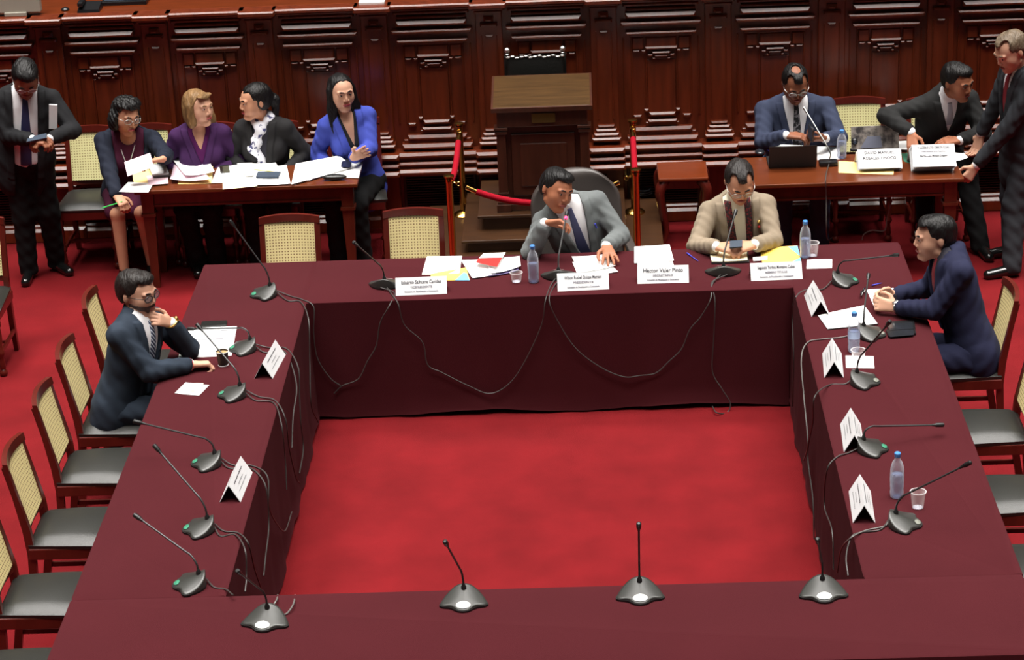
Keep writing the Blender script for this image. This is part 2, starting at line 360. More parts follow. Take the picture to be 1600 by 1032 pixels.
# stanchions and ropes
PZ = .20
def stanchion(x, y, label, h=.72):
    t = thing('rope_post', label, 'rope post', (x, y, PZ), group='brass rope posts')
    bm = B(); lathe(bm, [(.075, 0), (.075, .008), (.06, .022), (.028, .035), (.022, .05)], 24); obj('post_foot', bm, 'brass', t, True)
    bm = B(); lathe(bm, [(.024, .03), (.024, h-.05), (.026, h-.045), (.026, h-.02)], 20); obj('post_tube', bm, 'brass', t, True)
    bm = B(); lathe(bm, [(.02, h-.02), (.034, h-.012), (.036, h), (.02, h+.006)], 20); obj('post_cap', bm, 'brass', t, True)
    return t
HP = .69
pn = [G(701, 274, PZ+HP), G(993, 264, PZ+HP)]; pfar = [G(717, 192, PZ+HP), G(988, 187, PZ+HP)]
stanchion(pn[0].x, pn[0].y, 'brass rope post at the near end of the platform, beside the cane chair', HP)
stanchion(pn[1].x, pn[1].y, 'brass rope post at the near end of the platform, behind the man in grey', HP)
stanchion(pfar[0].x, pfar[0].y, 'brass rope post by the panelling near the woman in blue', HP)
stanchion(pfar[1].x, pfar[1].y, 'brass rope post by the panelling near the low side table', HP)
def rope(a, b, sag, label):
    t = thing('velvet_rope', label, 'velvet rope', tuple((a+b)/2-Vector((0, 0, sag))), group='red velvet ropes'); o0 = t.location.copy()
    pts = [a+(b-a)*s-Vector((0, 0, sag*4*s*(1-s))) for s in [i/16 for i in range(17)]]
    d = (b-a).length; k0 = .10/d
    pp = [p-o0 for i, p in enumerate(pts) if k0*.9 <= i/16 <= 1-k0*.9]
    bm = B(); tube(bm, pp, .021, 12); obj('rope', bm, 'rope', t, True)
    for e, q in ((a, pp[0]), (b, pp[-1])):
        bm = B(); q2 = q+((e-o0)-q)*.45; tube(bm, [q-((e-o0)-q)*.1, q2], .017, 12); obj('rope_end', bm, 'brass', t, True)
        bm = B(); e2 = (e-o0); u = (q2-e2).normalized(); s = u.cross(Vector((0, 0, 1))).normalized()
        cen = [(e2+u*.012, .016), (e2+u*.036, .013)]
        for j, (cc, r_) in enumerate(cen):
            ax = Vector((0, 0, 1)) if j % 2 == 0 else s
            v2 = ax.cross(u).normalized()
            tube(bm, [cc+u*r_*math.cos(a_*math.pi/6)+v2*r_*math.sin(a_*math.pi/6) for a_ in range(13)], .0035, 6)
        obj('hook', bm, 'brass', t, True)
up = Vector((0, 0, PZ+HP-.045)) ; xy = lambda p: Vector((p.x, p.y, 0))
rope(xy(pn[0])+up+Vector((0, .03, 0)), xy(pfar[0])+up-Vector((0, .03, 0)), .10, 'red velvet rope hanging near the cane chair')
rope(xy(pn[1])+up+Vector((0, .03, 0)), xy(pfar[1])+up-Vector((0, .03, 0)), .10, 'red velvet rope hanging near the low side table')
rope(xy(pn[0])+up+Vector((.03, 0, 0)), xy(pn[1])+up-Vector((.03, 0, 0)), .17, 'red velvet rope slung across in front of the tall desk')

# ------------------------------------------------------------------ covered tables
def covered_table(label, x0, x1, y0, y1, skirts, seed):
    rnd = random.Random(seed); cx, cy = (x0+x1)/2, (y0+y1)/2
    t = thing('covered_table', label, 'table', (cx, cy, 0), group='tables under burgundy cloths')
    bm = B(); hx, hy = (x1-x0)/2, (y1-y0)/2
    pts = []   # perimeter samples with outward normal
    def side(ax, ay, bx, by, nx, ny, on):
        L = math.hypot(bx-ax, by-ay); n = max(4, int(L/.03))
        for i in range(n): pts.append((ax+(bx-ax)*i/n, ay+(by-ay)*i/n, nx, ny, on))
    side(-hx, -hy, hx, -hy, 0, -1, 'f' in skirts); side(hx, -hy, hx, hy, 1, 0, 'r' in skirts); side(hx, hy, -hx, hy, 0, 1, 'b' in skirts); side(-hx, hy, -hx, -hy, -1, 0, 'l' in skirts)
    n = len(pts); ph = [rnd.uniform(0, 6.28) for _ in range(6)]
    rings = []; zs = [TZ, TZ-.006, TZ-.03, .6, .45, .3, .15, .05, .012]
    for j, z in enumerate(zs):
        ring = []
        for i, (x, y, nx, ny, on) in enumerate(pts):
            s = x*abs(ny)+y*abs(nx); dpt = (TZ-z)/TZ
            w_ = (math.sin(s*9+ph[0])+.7*math.sin(s*17+ph[1])+.5*math.sin(s*31+ph[2]))*.33
            off = (.006 if j else -.004)+(dpt*.028+dpt**1.3*.016*w_+(.006*dpt if j == len(zs)-1 else 0))*(1 if on else 0)
            zz = z+(.012*(1+math.sin(s*5+ph[3])) if j == len(zs)-1 else 0)
            ring.append(bm.verts.new((x+nx*off, y+ny*off, zz)))
        rings.append(ring)
    for a, b in zip(rings, rings[1:]):
        for i in range(n): bm.faces.new((a[i], b[i], b[(i+1) % n], a[(i+1) % n]))
    bm.faces.new(rings[0])
    obj('tablecloth', bm, 'cloth', t, True)
    bm = B(); box(bm, -hx+.01, hx-.01, -hy+.01, hy-.01, TZ-.04, TZ-.008); obj('table_top', bm, 'mahogany_dark', t)
    for sx in (-1, 1):
        for sy in (-1, 1):
            bm = B(); box(bm, sx*(hx-.06)-.02, sx*(hx-.06)+.02, sy*(hy-.06)-.02, sy*(hy-.06)+.02, 0, TZ-.04); obj('table_leg', bm, 'mahogany_dark', t)
g_ = .004
covered_table('table in burgundy cloth with the bearded man and coffee cup', XL-TW, XL, YF+g_, YB+TW, 'rlb', 1)
covered_table('table in burgundy cloth with the man in navy and folded phones', XR, XR+TW, YF+g_, YB+TW, 'rlb', 2)
covered_table('table in burgundy cloth between the two corners, seating the men in grey and beige', XL+g_, XR-g_, YB, YB+TW, 'fb', 3)
covered_table('burgundy clothed table along the bottom, holding four microphones with bright tips', XL-TW, XR+TW, YF-TW, YF-g_, 'flrb', 4)
# ------------------------------------------------------------------ chairs
def make_chair(label, turned=False, cane_m='cane', wood='chair_wood', group='cane backed chairs'):
    t = thing('cane_chair', label, 'chair', group=group)
    w_, d_ = .21, .215
    bm = B()   # seat cushion, wider in front
    n = 10; grid = []
    for top in (0, 1):
        g = []
        for i in range(n+1):
            row = []
            for j in range(n+1):
                u, v = i/n*2-1, j/n*2-1
                ww = w_*(1-.06*v); x = u*ww; y = v*d_
                e = max(abs(u), abs(v)); edge = max(0, (e-.75)/.25)
                z = (.475+.025*(1-u*u)*(1-v*v)-.022*edge**2) if top else .435
                row.append(bm.verts.new((x*(1-.015*(1-top)), y*(1-.015*(1-top)), z)))
            g.append(row)
        grid.append(g)
    for g in grid:
        for i in range(n):
            for j in range(n): bm.faces.new((g[i][j], g[i+1][j], g[i+1][j+1], g[i][j+1]))
    rim = lambda g: [g[i][0] for i in range(n)]+[g[n][j] for j in range(n)]+[g[n-i][n] for i in range(n)]+[g[0][n-j] for j in range(n)]
    a, b = rim(grid[0]), rim(grid[1])
    for i in range(len(a)): bm.faces.new((a[i], a[(i+1) % len(a)], b[(i+1) % len(a)], b[i]))
    obj('seat', bm, 'leather', t, True)
    bm = B(); box(bm, -w_+.005, w_-.005, -d_+.005, d_, .375, .435, bev=.005); obj('seat_frame', bm, wood, t)
    for s in (-1, 1):
        if turned:
            bm = B(); prof = [(.018, 0), (.026, .015), (.026, .03), (.014, .045), (.02, .06), (.016, .10), (.012, .13), (.024, .15), (.024, .165), (.014, .18), (.019, .28), (.015, .33), (.023, .345), (.023, .36), (.02, .40)]
            lathe(bm, prof, 14, Matrix.Translation((s*(w_-.025), -d_+.03, 0))); obj('leg', bm, wood, t, True)
        else:
            bm = B(); x, y = s*(w_-.025), -d_+.025
            hexa(bm, [(x-.014, y-.014, 0), (x+.014, y-.014, 0), (x+.014, y+.014, 0), (x-.014, y+.014, 0)], [(x-.021, y-.021, .40), (x+.021, y-.021, .40), (x+.021, y+.021, .40), (x-.021, y+.021, .40)]); obj('leg', bm, wood, t)
        # rear leg and back post in one raked piece
        bm = B(); x = s*(w_-.035)
        path = [(.25, 0), (.215, .20), (.205, .40), (.215, .53), (.25, .72), (.285, .885)]
        prev = None
        for (y, z) in path:
            ww = .017 if z > .1 else .014; dd = .02 if z < .6 else .014
            ring = [bm.verts.new((x-ww, y-dd, z)), bm.verts.new((x+ww, y-dd, z)), bm.verts.new((x+ww, y+dd, z)), bm.verts.new((x-ww, y+dd, z))]
            if prev:
                for k in range(4): bm.faces.new((prev[k], prev[(k+1) % 4], ring[(k+1) % 4], ring[k]))
            else: bm.faces.new(ring)
            prev = ring
        bm.faces.new(prev); obj('leg', bm, wood, t)
    # top rail, bowed backward, and lower rail
    def rail(z0, z1, yo, th, name):
        bm = B(); ra = []
        for i in range(13):
            u = i/12*2-1; x = u*(w_-.018); y = yo+.028*(1-u*u); zc = (.012*(1-u*u) if z1 > .8 else 0); slope = .18
            ra.append([bm.verts.new((x, y-th+slope*(z-z0), z+zc*(1 if z > z0 else .6))) for z in (z0, z1)]+[bm.verts.new((x, y+th+slope*(z-z0), z+zc*(1 if z > z0 else .6))) for z in (z1, z0)])
        for a, b in zip(ra, ra[1:]):
            for k in range(4): bm.faces.new((a[k], a[(k+1) % 4], b[(k+1) % 4], b[k]))
        bm.faces.new(ra[0]); bm.faces.new(ra[-1][::-1]); obj(name, bm, wood, t)
    rail(.865, .905, .272, .013, 'top_rail'); rail(.50, .535, .205, .011, 'lower_rail')
    bm = B(); g = []
    for i in range(9):
        u = i/8*2-1; x = u*(w_-.05); g.append([(x, .207+.026*(1-u*u)*k+.066*k*.97, .535+(.87-.535)*k) for k in (0, .5, 1)])
    for s in (-.004, .004):
        vv = [[bm.verts.new((p[0], p[1]+s+.004, p[2])) for p in row] for row in g]
        for i in range(8):
            for k in range(2): bm.faces.new((vv[i][k], vv[i+1][k], vv[i+1][k+1], vv[i][k+1]))
    me = bpy.data.meshes.new('cane_panel'); bm.to_mesh(me); bm.free(); obj('cane_panel', me, cane_m, t, 'all')
    for s in (-1, 1):
        bm = B(); x = s*(w_-.028); box(bm, x-.008, x+.008, -d_+.03, d_, .14, .165); obj('stretcher', bm, wood, t)
    bm = B(); box(bm, -w_+.03, w_-.03, .0, .016, .145, .162); obj('stretcher', bm, wood, t)
    return t
proto = make_chair('tmp'); proto2 = make_chair('tmp', True, 'cane_green')
used = {}
def chair(x, y, yaw, label, turned=False, group='cane backed chairs', cm=None):
    src = proto2 if turned else proto
    o = src if not used.get(turned) else copy_tree(src); used[turned] = True
    o.location = (x, y, 0); o.rotation_euler = (0, 0, R(yaw)); o['label'] = label; o['group'] = group; return o
GL = 'cane chairs along the table of the bearded man'
LXc = -2.68
chair(LXc, 12.93, 92, 'cane chair standing behind the head of the bearded man', group=GL)
chair(LXc, 12.17, 90, 'cane chair in which the bearded man in navy sits', group=GL)
chair(LXc, 11.55, 90, 'empty black seated cane chair next to the bearded man', group=GL)
chair(LXc, 10.83, 90, 'empty cane chair second from the bearded man', group=GL)
chair(LXc, 10.12, 90, 'empty cane chair third from the bearded man, its back cut by the frame', group=GL)
chair(LXc, 9.38, 90, 'empty cane chair fourth from the bearded man, just a strip of black seat showing', group=GL)
GR = 'cane chairs along the table of the man in navy'
RXc = 2.05
chair(RXc, 12.58, -90, 'cane chair in which the man in navy with clasped hands sits', group=GR)
chair(RXc, 11.72, -90, 'empty black seated chair next to the man in navy', group=GR)
chair(RXc, 10.90, -90, 'empty black seated chair second from the man in navy', group=GR)
chair(RXc, 10.13, -90, 'empty chair third from the man in navy, only a sliver of seat in view', group=GR)
chair(-1.93, 13.93, 0, 'empty cane chair at the corner of the covered table, below the brown table', group='cane chairs behind the middle covered table')
chair(-1.145, 13.97, 0, 'empty cane chair beside the rope post, behind the white papers', group='cane chairs behind the middle covered table')
GB = 'cane chairs by the panelled wall'
chair(-3.58, 16.0, 0, 'empty cane chair between the standing man and the woman with glasses', True, GB)
chair(-3.16, 16.0, 6, 'cane chair of the curly haired woman with glasses', True, GB)
chair(-2.72, 15.98, 0, 'cane chair of the woman in purple', True, GB)
chair(-2.28, 15.98, 0, 'cane chair of the woman with the white scarf', True, GB)
chair(-1.68, 16.0, 4, 'cane chair of the woman in the blue blazer', True, GB)
chair(1.42, 16.1, 0, 'cane chair of the man in the blue suit tapping a phone', True, GB)
chair(1.885, 16.05, -2, 'empty cane chair beside the man in the blue suit', True, GB)
chair(2.42, 16.0, 0, 'cane chair of the young man in black leaning over the table', True, GB)
st = chair(-3.98, 14.10, 0, 'black seated chair with turned legs cut by the frame below the standing man', True, GB)
# grey executive chair of the man in grey
ec = thing('office_chair', 'wide grey leather office chair behind the man in grey', 'chair', (-.08, 14.12, 0), R(8))
bm = B(); n = 14; rows = []
for j in range(11):
    k = j/10; z = .42+k*.66; row = []
    for i in range(n+1):
        u = i/n*2-1; hw = (.29 if k < .75 else .29-.10*((k-.75)/.25)**2)
        zz = z - .05*(u**4)*(k**3)
        row.append((u*hw, .20+.12*k-.10*u*u*(1-.4*k), zz))
    rows.append(row)
fr = [[bm.verts.new(p) for p in r_] for r_ in rows]; bk = [[bm.verts.new((p[0]*1.02, p[1]+.085-.03*abs(i/n*2-1), p[2]+.004)) for i, p in enumerate(r_)] for r_ in rows]
for a in (fr, bk):
    for j in range(10):
        for i in range(n): bm.faces.new((a[j][i], a[j][i+1], a[j+1][i+1], a[j+1][i]))
for j in range(10):
    for i in (0, n): bm.faces.new((fr[j][i], fr[j+1][i], bk[j+1][i], bk[j][i]))
for i in range(n):
    for j in (0, 10): bm.faces.new((fr[j][i], fr[j][i+1], bk[j][i+1], bk[j][i]))
bk_ = obj('backrest', bm, 'exec_leather', ec, 'all'); sb = bk_.modifiers.new('soft', 'SUBSURF'); sb.levels = sb.render_levels = 2
bm = B(); box(bm, -.27, .27, -.26, .26, .38, .48, bev=.03); obj('seat', bm, 'exec_leather', ec, True)
for s in (-1, 1):
    bm = B(); box(bm, s*.31-.03, s*.31+.03, -.2, .22, .62, .66, bev=.012); box(bm, s*.31-.015, s*.31+.015, .05, .12, .42, .63, bev=.005); obj('armrest', bm, 'exec_leather', ec, True)
bm = B(); lathe(bm, [(.03, .08), (.03, .39)], 14)
for k in range(5):
    a = k*math.pi*2/5; tube(bm, [(0, 0, .12), (math.cos(a)*.27, math.sin(a)*.27, .05)], .022, 8)
obj('chair_base', bm, 'black_plastic', ec, True)

# ------------------------------------------------------------------ bare wooden tables
BT = .73
def wood_table(name, label, x0, x1, y0, y1, legs, wood='table_wood', tilt=0):
    t = thing(name, label, 'table', (x0, y0, 0), tilt); W, D = x1-x0, y1-y0
    bm = B(); box(bm, 0, W, 0, D, BT-.028, BT, bev=.006); obj('table_top', bm, wood, t)
    bm = B(); box(bm, .06, W-.06, .06, D-.06, BT-.135, BT-.028); box(bm, .05, W-.05, .052, .06, BT-.135, BT-.12); obj('apron', bm, 'mahogany_dark', t)
    for sx in (0, 1):
        for sy in (0, 1):
            x = .08 if sx == 0 else W-.08; y = .08 if sy == 0 else D-.08
            bm = B(); q = [(-1, -1), (1, -1), (1, 1), (-1, 1)]
            hexa(bm, [(x+a*.024, y+b*.024, 0) for a, b in q], [(x+a*.04, y+b*.04, BT-.2) for a, b in q])
            hexa(bm, [(x+a*.05, y+b*.05, BT-.2) for a, b in q], [(x+a*.05, y+b*.05, BT-.18) for a, b in q])
            hexa(bm, [(x+a*.04, y+b*.04, BT-.18) for a, b in q], [(x+a*.044, y+b*.044, BT-.028) for a, b in q])
            obj('leg', bm, 'mahogany_dark', t)
    return t
wood_table('wooden_table', 'brown wooden table strewn with papers in front of the four women', -3.13, -1.60, 15.34, 15.80, 1)
wood_table('wooden_table', 'orange brown wooden table with laptop, microphone and stacks of name cards', 1.03, 2.45, 15.03, 15.62, 1)
st_ = thing('side_table', 'small low wooden side table with curved legs beside the rope post', 'side table', (.63, 16.02, 0))
bm = B(); box(bm, -.175, .175, -.19, .19, .50, .525, bev=.008); obj('table_top', bm, 'desk_wood', st_)
bm = B(); box(bm, -.13, .13, -.14, .14, .43, .50); obj('apron', bm, 'mahogany_dark', st_)
for sx in (-1, 1):
    for sy in (-1, 1):
        bm = B(); pts = spline([(sx*.13, sy*.14, .49), (sx*.165, sy*.165, .42), (sx*.15, sy*.155, .28), (sx*.125, sy*.135, .12), (sx*.15, sy*.155, .02)], 6)
        tube(bm, pts, lambda k: .030*(1-k)**.7+.011+.012*max(0, k-.9)*10*.6, 10); obj('leg', bm, 'chair_wood', st_, True)

# ------------------------------------------------------------------ microphones
def outline(n=40):
    key = [(0, .066), (.035, .064), (.062, .05), (.088, .022), (.104, -.012), (.106, -.03), (.09, -.044), (.062, -.05), (.045, -.062), (.025, -.082), (0, -.088)]
    sp = spline([(x, y, 0) for x, y in key], 3); r = [(p.x, p.y) for p in sp]; return r+[(-x, y) for x, y in r[-2:0:-1]]
def make_mic(plate='mic_plate_shine'):
    t = empty('microphone'); ol = outline(); n = len(ol)
    hgt = lambda x, y: .007+.060*max(0, (y+.095)/.161)*(1-.88*min(1, abs(x)/.108)**1.5)
    bm = B(); rings = []
    for s in (1, .97, .85, .65, .45, .25, .1):
        rings.append([bm.verts.new((x*s, (y+.0)*s, hgt(x*s, y*s)-(.006 if s == 1 else 0))) for x, y in ol])
    base = [bm.verts.new((x*.99, y*.99, .003)) for x, y in ol]
    for a, b in zip([base]+rings, rings):
        for i in range(n): bm.faces.new((a[i], a[(i+1) % n], b[(i+1) % n], b[i]))
    bm.faces.new(rings[-1]); obj('mic_base', bm, 'mic_shell', t, 'all')
    bm = B(); prism(bm, [(x*1.02, y*1.02-.001) for x, y in ol], 0, .008); obj('base_rim', bm, 'mic_black', t)
    bm = B(); r1 = []
    for k in range(16):
        a = 2*math.pi*k/16; x = (.033 if plate == 'mic_plate_shine' else .022)*math.cos(a); y = (-.060 if plate == 'mic_plate_shine' else -.068)+(.020 if plate == 'mic_plate_shine' else .014)*math.sin(a); r1.append((x, y))
    R_ = [[bm.verts.new((x*q_, -.060*(1-q_)+y*q_ if plate == 'mic_plate_shine' else -.068*(1-q_)+y*q_, hgt(x*q_, -.06*(1-q_)+y*q_)+.0045)) for x, y in r1] for q_ in (1, .7, .4, .1)]
    for a, b in zip(R_, R_[1:]):
        for i in range(16): bm.faces.new((a[i], a[(i+1) % 16], b[(i+1) % 16], b[i]))
    bm.faces.new(R_[-1]); me = obj('light_plate', bm, plate, t)
    bm = B(); lathe(bm, [(.012, .045), (.012, .064), (.008, .072), (.006, .078)], 14, Matrix.Translation((0, .035, 0))); obj('neck_socket', bm, 'mic_black', t, True)
    return t
mproto = {p: make_mic(p) for p in ('mic_plate_shine', 'mic_green', 'mic_grey')}; mused = {}
def on_ray(px, py, A, L, d):
    r = ray(px, py).normalized(); oc = CAM-A; b = oc.dot(r); c = oc.dot(oc)-L*L; D = b*b-c
    if D < 0: return CAM+r*(-b)
    c2 = [CAM+r*(-b-math.sqrt(D)), CAM+r*(-b+math.sqrt(D))]
    return max(c2, key=lambda p: (p-A).dot(d))
CABLES = []
def mic(px, py, yaw, hx, hy, label, plate='mic_plate_shine', L=.44, z=TZ, group='gooseneck microphones', Hd=None, red=False, ud=None, headm='mic_black'):
    p = G(px, py, z); src = mproto[plate]; t = src if not mused.get(plate) else copy_tree(src); mused[plate] = True
    for ch in [x for x in bpy.data.objects if x.parent == t and x.name.split('.')[0] in ('gooseneck', 'mic_head', 'head_light')]: bpy.data.objects.remove(ch)
    a = R(yaw); t.location = (p.x, p.y, z+.002); t.rotation_euler = (0, 0, a); tag(t, label, 'microphone', group)
    Mi = Matrix.Rotation(-a, 3, 'Z'); A = t.location+Matrix.Rotation(a, 3, 'Z')@Vector((0, .035, .07))
    d = Matrix.Rotation(a, 3, 'Z')@Vector((0, -1, 0)) if ud is None else Vector(ud)
    H = on_ray(hx, hy, A, L, d) if Hd is None else Hd
    lo = Mi@(A-t.location); hi = Mi@(H-t.location); v = hi-lo
    e1 = lo+Vector((0, 0, .05))+v*.10; pts = spline([lo, lo+Vector((0, 0, .032))+v*.02, e1, e1+(hi-e1)*.12, e1+(hi-e1)*.55, hi], 8)
    k = [i for i in range(len(pts)) if (pts[i]-hi).length > .05]; body = pts[:k[-1]+1]
    bm = B(); tube(bm, body, .0048, 8); obj('gooseneck', bm, 'mic_neck', t, True)
    bm = B(); u = (hi-body[-1]).normalized(); tube(bm, [body[-1], body[-1]+u*.006, body[-1]+u*.02, body[-1]+u*.024, hi-u*.005, hi], lambda q_: [.006, .0065, .0085, .011, .0115, .006][min(5, int(q_*5+.5))], 12); obj('mic_head', bm, headm, t, True)
    if red:
        bm = B(); tube(bm, [body[-1]-u*.004, body[-1]+u*.012], .010, 12); tag(obj('head_light', bm, 'mic_red', t, True), 'glowing red ring')
    CABLES.append((t, t.location+Matrix.Rotation(a, 3, 'Z')@Vector((-.02, .066, .014)), t.location+Matrix.Rotation(a, 3, 'Z')@Vector((.02, .066, .014))))
    return t
m1_ = mic(603, 447, 180-6, 552, 378, 'microphone with neck leaning toward the cane chairs, beside the first long name card', ud=(-.4, .3, 1))
m2_ = mic(873, 433, 180, 886, 330, 'microphone with a glowing red ring held by the man in grey', red=True, ud=(0, 1, 1), L=.40)
m3_ = mic(1130, 427, 180, 1150, 328, 'microphone standing in front of the man in beige', ud=(0, 1, .6), L=.42)
m4_ = mic(414, 461, -68, 359, 344, 'microphone on the corner of the table by the empty cane chair', 'mic_green', ud=(-.6, .5, 1))
m5_ = mic(382, 546, -80, 293, 514, 'microphone behind the coffee cup, its neck lying over the large sheet', 'mic_green')
m6_ = mic(366, 618, -84, 307, 506, 'microphone whose neck passes in front of the coffee cup', 'mic_green', ud=(-1, .6, .6))
m7_ = mic(326, 725, -84, 208, 658, 'microphone next to the folded name card, nearly level neck pointing at the navy suit', 'mic_green')
m8_ = mic(314, 828, -82, 240, 695, 'microphone beside the tent card on its near side, with a steep neck', 'mic_green', ud=(-1, .6, .6))
m9_ = mic(300, 915, -82, 209, 804, 'microphone at the seam of the near table, above the corner microphone', 'mic_green', ud=(-1, .4, .6))
m10_ = mic(1318, 441, 78, 1405, 398, 'microphone pointing at the face of the man in navy', 'mic_green', L=.40)
m11_ = mic(1359, 524, 74, 1357, 428, 'microphone behind the water bottle, upright neck before the clasped hands', 'mic_grey', ud=(0, .5, 1), L=.40)
m12_ = mic(1349, 598, 72, 1392, 501, 'microphone beside the small white slip, neck crossing the clear cup', 'mic_grey', ud=(1, .2, 1), L=.40)
m13_ = mic(1360, 703, 84, 1475, 664, 'microphone with green lit tip and level neck beside a tent card', 'mic_green')
m14_ = mic(1411, 820, 74, 1518, 722, 'microphone by the lone clear cup, its slanting neck passing above the cup', 'mic_grey')
m15_ = mic(416, 974, -8, 370, 892, 'microphone with bright tip at the corner of the near table', ud=(-.5, -.2, 1), L=.40)
m16_ = mic(725, 943, 0, 695, 846, 'microphone with bright tip and slightly bent neck on the near table', ud=(0, -1, .5))
m17_ = mic(1000, 932, 0, 998, 818, 'microphone with bright tip and straight upright neck on the near table', ud=(0, -1, .5))
m18_ = mic(1286, 929, 0, 1277, 842, 'microphone with bright tip near the inner corner of the near table', ud=(0, -.3, 1), L=.35)
# microphone on the wooden table: small box base
p = G(1294, 258, BT)
t = thing('microphone', 'slim microphone on a black box base between laptop and water bottle', 'microphone', (p.x, p.y, BT+.001))
bm = B(); box(bm, -.062, .062, -.04, .04, 0, .035, bev=.01); obj('mic_base', bm, 'black_plastic', t, True)
H = V(1257, 170, p.y+.22)-t.location
bm = B(); pts = spline([(0.01, .01, .035), (.012, .02, .09), H*.45+Vector((.01, 0, .05)), H], 8); tube(bm, pts, .0045, 8); obj('gooseneck', bm, 'steel', t, True)
bm = B(); u = (pts[-1]-pts[-3]).normalized(); tube(bm, [H-u*.03, H, H+u*.012], .009, 10); obj('mic_head', bm, 'steel', t, True)

# cables of the microphones, hanging over the table edges
def cable(label, pts, r=.0038, m='cable', group='microphone cables'):
    bm = B(); pts = spline(pts, 10); o0 = pts[0].copy(); tube(bm, [p-o0 for p in pts], r, 6)
    o = obj('microphone_cable', bm, m, None, True); o.location = o0; tag(o, label, 'cable', group); return o
c0 = lambda m_, k=0: CABLES[[c[0] for c in CABLES].index(m_)][1+k]
TA = lambda px, py: G(px, py, TZ+.005)
FD = lambda px, py: V(px, py, YB-.045)      # on the hanging cloth of the middle table
LD = lambda px, py: VX(px, py, XL+.05)
RD = lambda px, py: VX(px, py, XR-.05)
cable('cable sagging between the first name card and the microphone of the man in grey', [c0(m1_), TA(612, 460), FD(622, 475), FD(632, 508), FD(660, 535), FD(668, 570), FD(690, 582), FD(730, 602), FD(765, 615), FD(795, 600), FD(820, 565), FD(846, 508), FD(852, 470), TA(860, 447), c0(m2_, 1)])
cable('cable looping down the cloth from the first microphone to the inner corner', [c0(m1_, 1), TA(616, 458), FD(608, 478), FD(594, 505), FD(588, 540), FD(574, 565), FD(560, 592), FD(535, 603), FD(522, 615)])
cable('cable sagging between the microphones of the man in grey and the man in beige', [c0(m2_), TA(866, 447), FD(858, 470), FD(872, 503), FD(900, 545), FD(940, 575), FD(975, 589), FD(1000, 587), FD(1025, 583), FD(1045, 565), FD(1065, 545), FD(1078, 515), FD(1095, 495), FD(1110, 468), TA(1113, 444), c0(m3_, 1)])
cable('cable from the microphone of the man in beige ending in a carpet loop', [c0(m3_), TA(1112, 442), FD(1117, 470), FD(1115, 530), FD(1113, 580), V(1128, 608, YB-.07), V(1141, 630, YB-.08), V(1136, 645, YB-.10), G(1120, 645, .02), G(1113, 635, .02)])
cable('cable running from the corner microphone down into the inner corner', [c0(m4_), TA(455, 463), TA(472, 468), V(490, 480, YB-.03), FD(490, 520), FD(496, 560), FD(515, 590), FD(532, 603)])
cable('thin cable hanging deep in the inner corner beside the drape', [c0(m4_, 1), TA(450, 470), TA(470, 472), LD(482, 500), LD(484, 560), LD(486, 630), LD(497, 660)])
def edge_loop(m_, k, label, a, b):
    cable(label, [c0(m_, k)]+[TA(*p_) for p_ in a]+[LD(*p_) for p_ in b])
edge_loop(m5_, 0, 'cable of the microphone behind the coffee cup, dropping down the cloth', [(420, 543), (448, 545)], [(466, 575), (468, 620), (470, 660), (474, 700), (468, 740)])
edge_loop(m5_, 1, 'second cable of the microphone behind the coffee cup', [(415, 551), (445, 550)], [(463, 600), (458, 650), (456, 700)])
edge_loop(m6_, 0, 'cable from the microphone in front of the coffee cup, arching over the table edge', [(405, 620), (430, 626)], [(446, 655), (452, 700), (462, 745), (468, 755)])
edge_loop(m6_, 1, 'second cable of the microphone in front of the coffee cup', [(400, 626), (428, 630)], [(440, 665), (446, 720), (448, 765)])
edge_loop(m7_, 0, 'cable passing behind the tent card between two microphones and down the drape', [(365, 727), (395, 728)], [(418, 745), (420, 790), (430, 815), (445, 830), (456, 800)])
edge_loop(m7_, 1, 'second cable passing under the tent card between two microphones', [(360, 732), (392, 732)], [(415, 760), (420, 820), (415, 870), (412, 900)])
edge_loop(m8_, 0, 'cable of the steep necked microphone hanging to the near table', [(350, 830), (372, 833)], [(388, 850), (398, 890), (410, 925)])
edge_loop(m8_, 1, 'second cable of the steep necked microphone', [(345, 838), (368, 836)], [(383, 860), (385, 900), (383, 925)])
edge_loop(m9_, 0, 'short cable of the microphone at the near seam', [(335, 918), (352, 921)], [(364, 930)])
cable('short grey cable rising behind the corner microphone of the near table', [c0(m15_), TA(424, 950), G(432, 938, TZ+.02), V(434, 930, YF+.04)], m='cable_grey')
cable('curved grey cable behind the corner microphone of the near table', [c0(m15_, 1), TA(446, 960), G(458, 945, TZ+.02), V(461, 930, YF+.04)], m='cable_grey')
def edge_loop_r(m_, k, label, a, b, m='cable_grey'):
    cable(label, [c0(m_, k)]+[TA(*p_) for p_ in a]+[RD(*p_) for p_ in b], m=m)
edge_loop_r(m10_, 0, 'cable from the microphone facing the man in navy, curving over the inner corner', [(1285, 452), (1262, 452)], [(1245, 462), (1238, 490), (1240, 560), (1238, 635)], 'cable')
edge_loop_r(m11_, 0, 'cable passing between the tent cards toward the inner drape', [(1315, 527), (1285, 530), (1262, 535)], [(1252, 560), (1256, 620), (1262, 690), (1256, 720)], 'cable_grey')
edge_loop_r(m12_, 0, 'cable beside the second tent card, hanging over the drape', [(1320, 600), (1295, 602)], [(1273, 620), (1270, 660), (1262, 710), (1270, 780), (1272, 850)], 'cable')
edge_loop_r(m13_, 0, 'cable of the microphone with the green lit tip', [(1325, 708), (1308, 714)], [(1292, 735), (1288, 790), (1300, 830), (1302, 890)], 'cable')
edge_loop_r(m14_, 0, 'cable of the microphone in front of the clear cup', [(1380, 823), (1350, 830), (1328, 842)], [(1314, 860), (1308, 895)], 'cable_grey')
edge_loop_r(m14_, 1, 'second cable of the microphone in front of the clear cup', [(1375, 828), (1345, 832), (1330, 840)], [(1322, 870), (1325, 900)], 'cable')
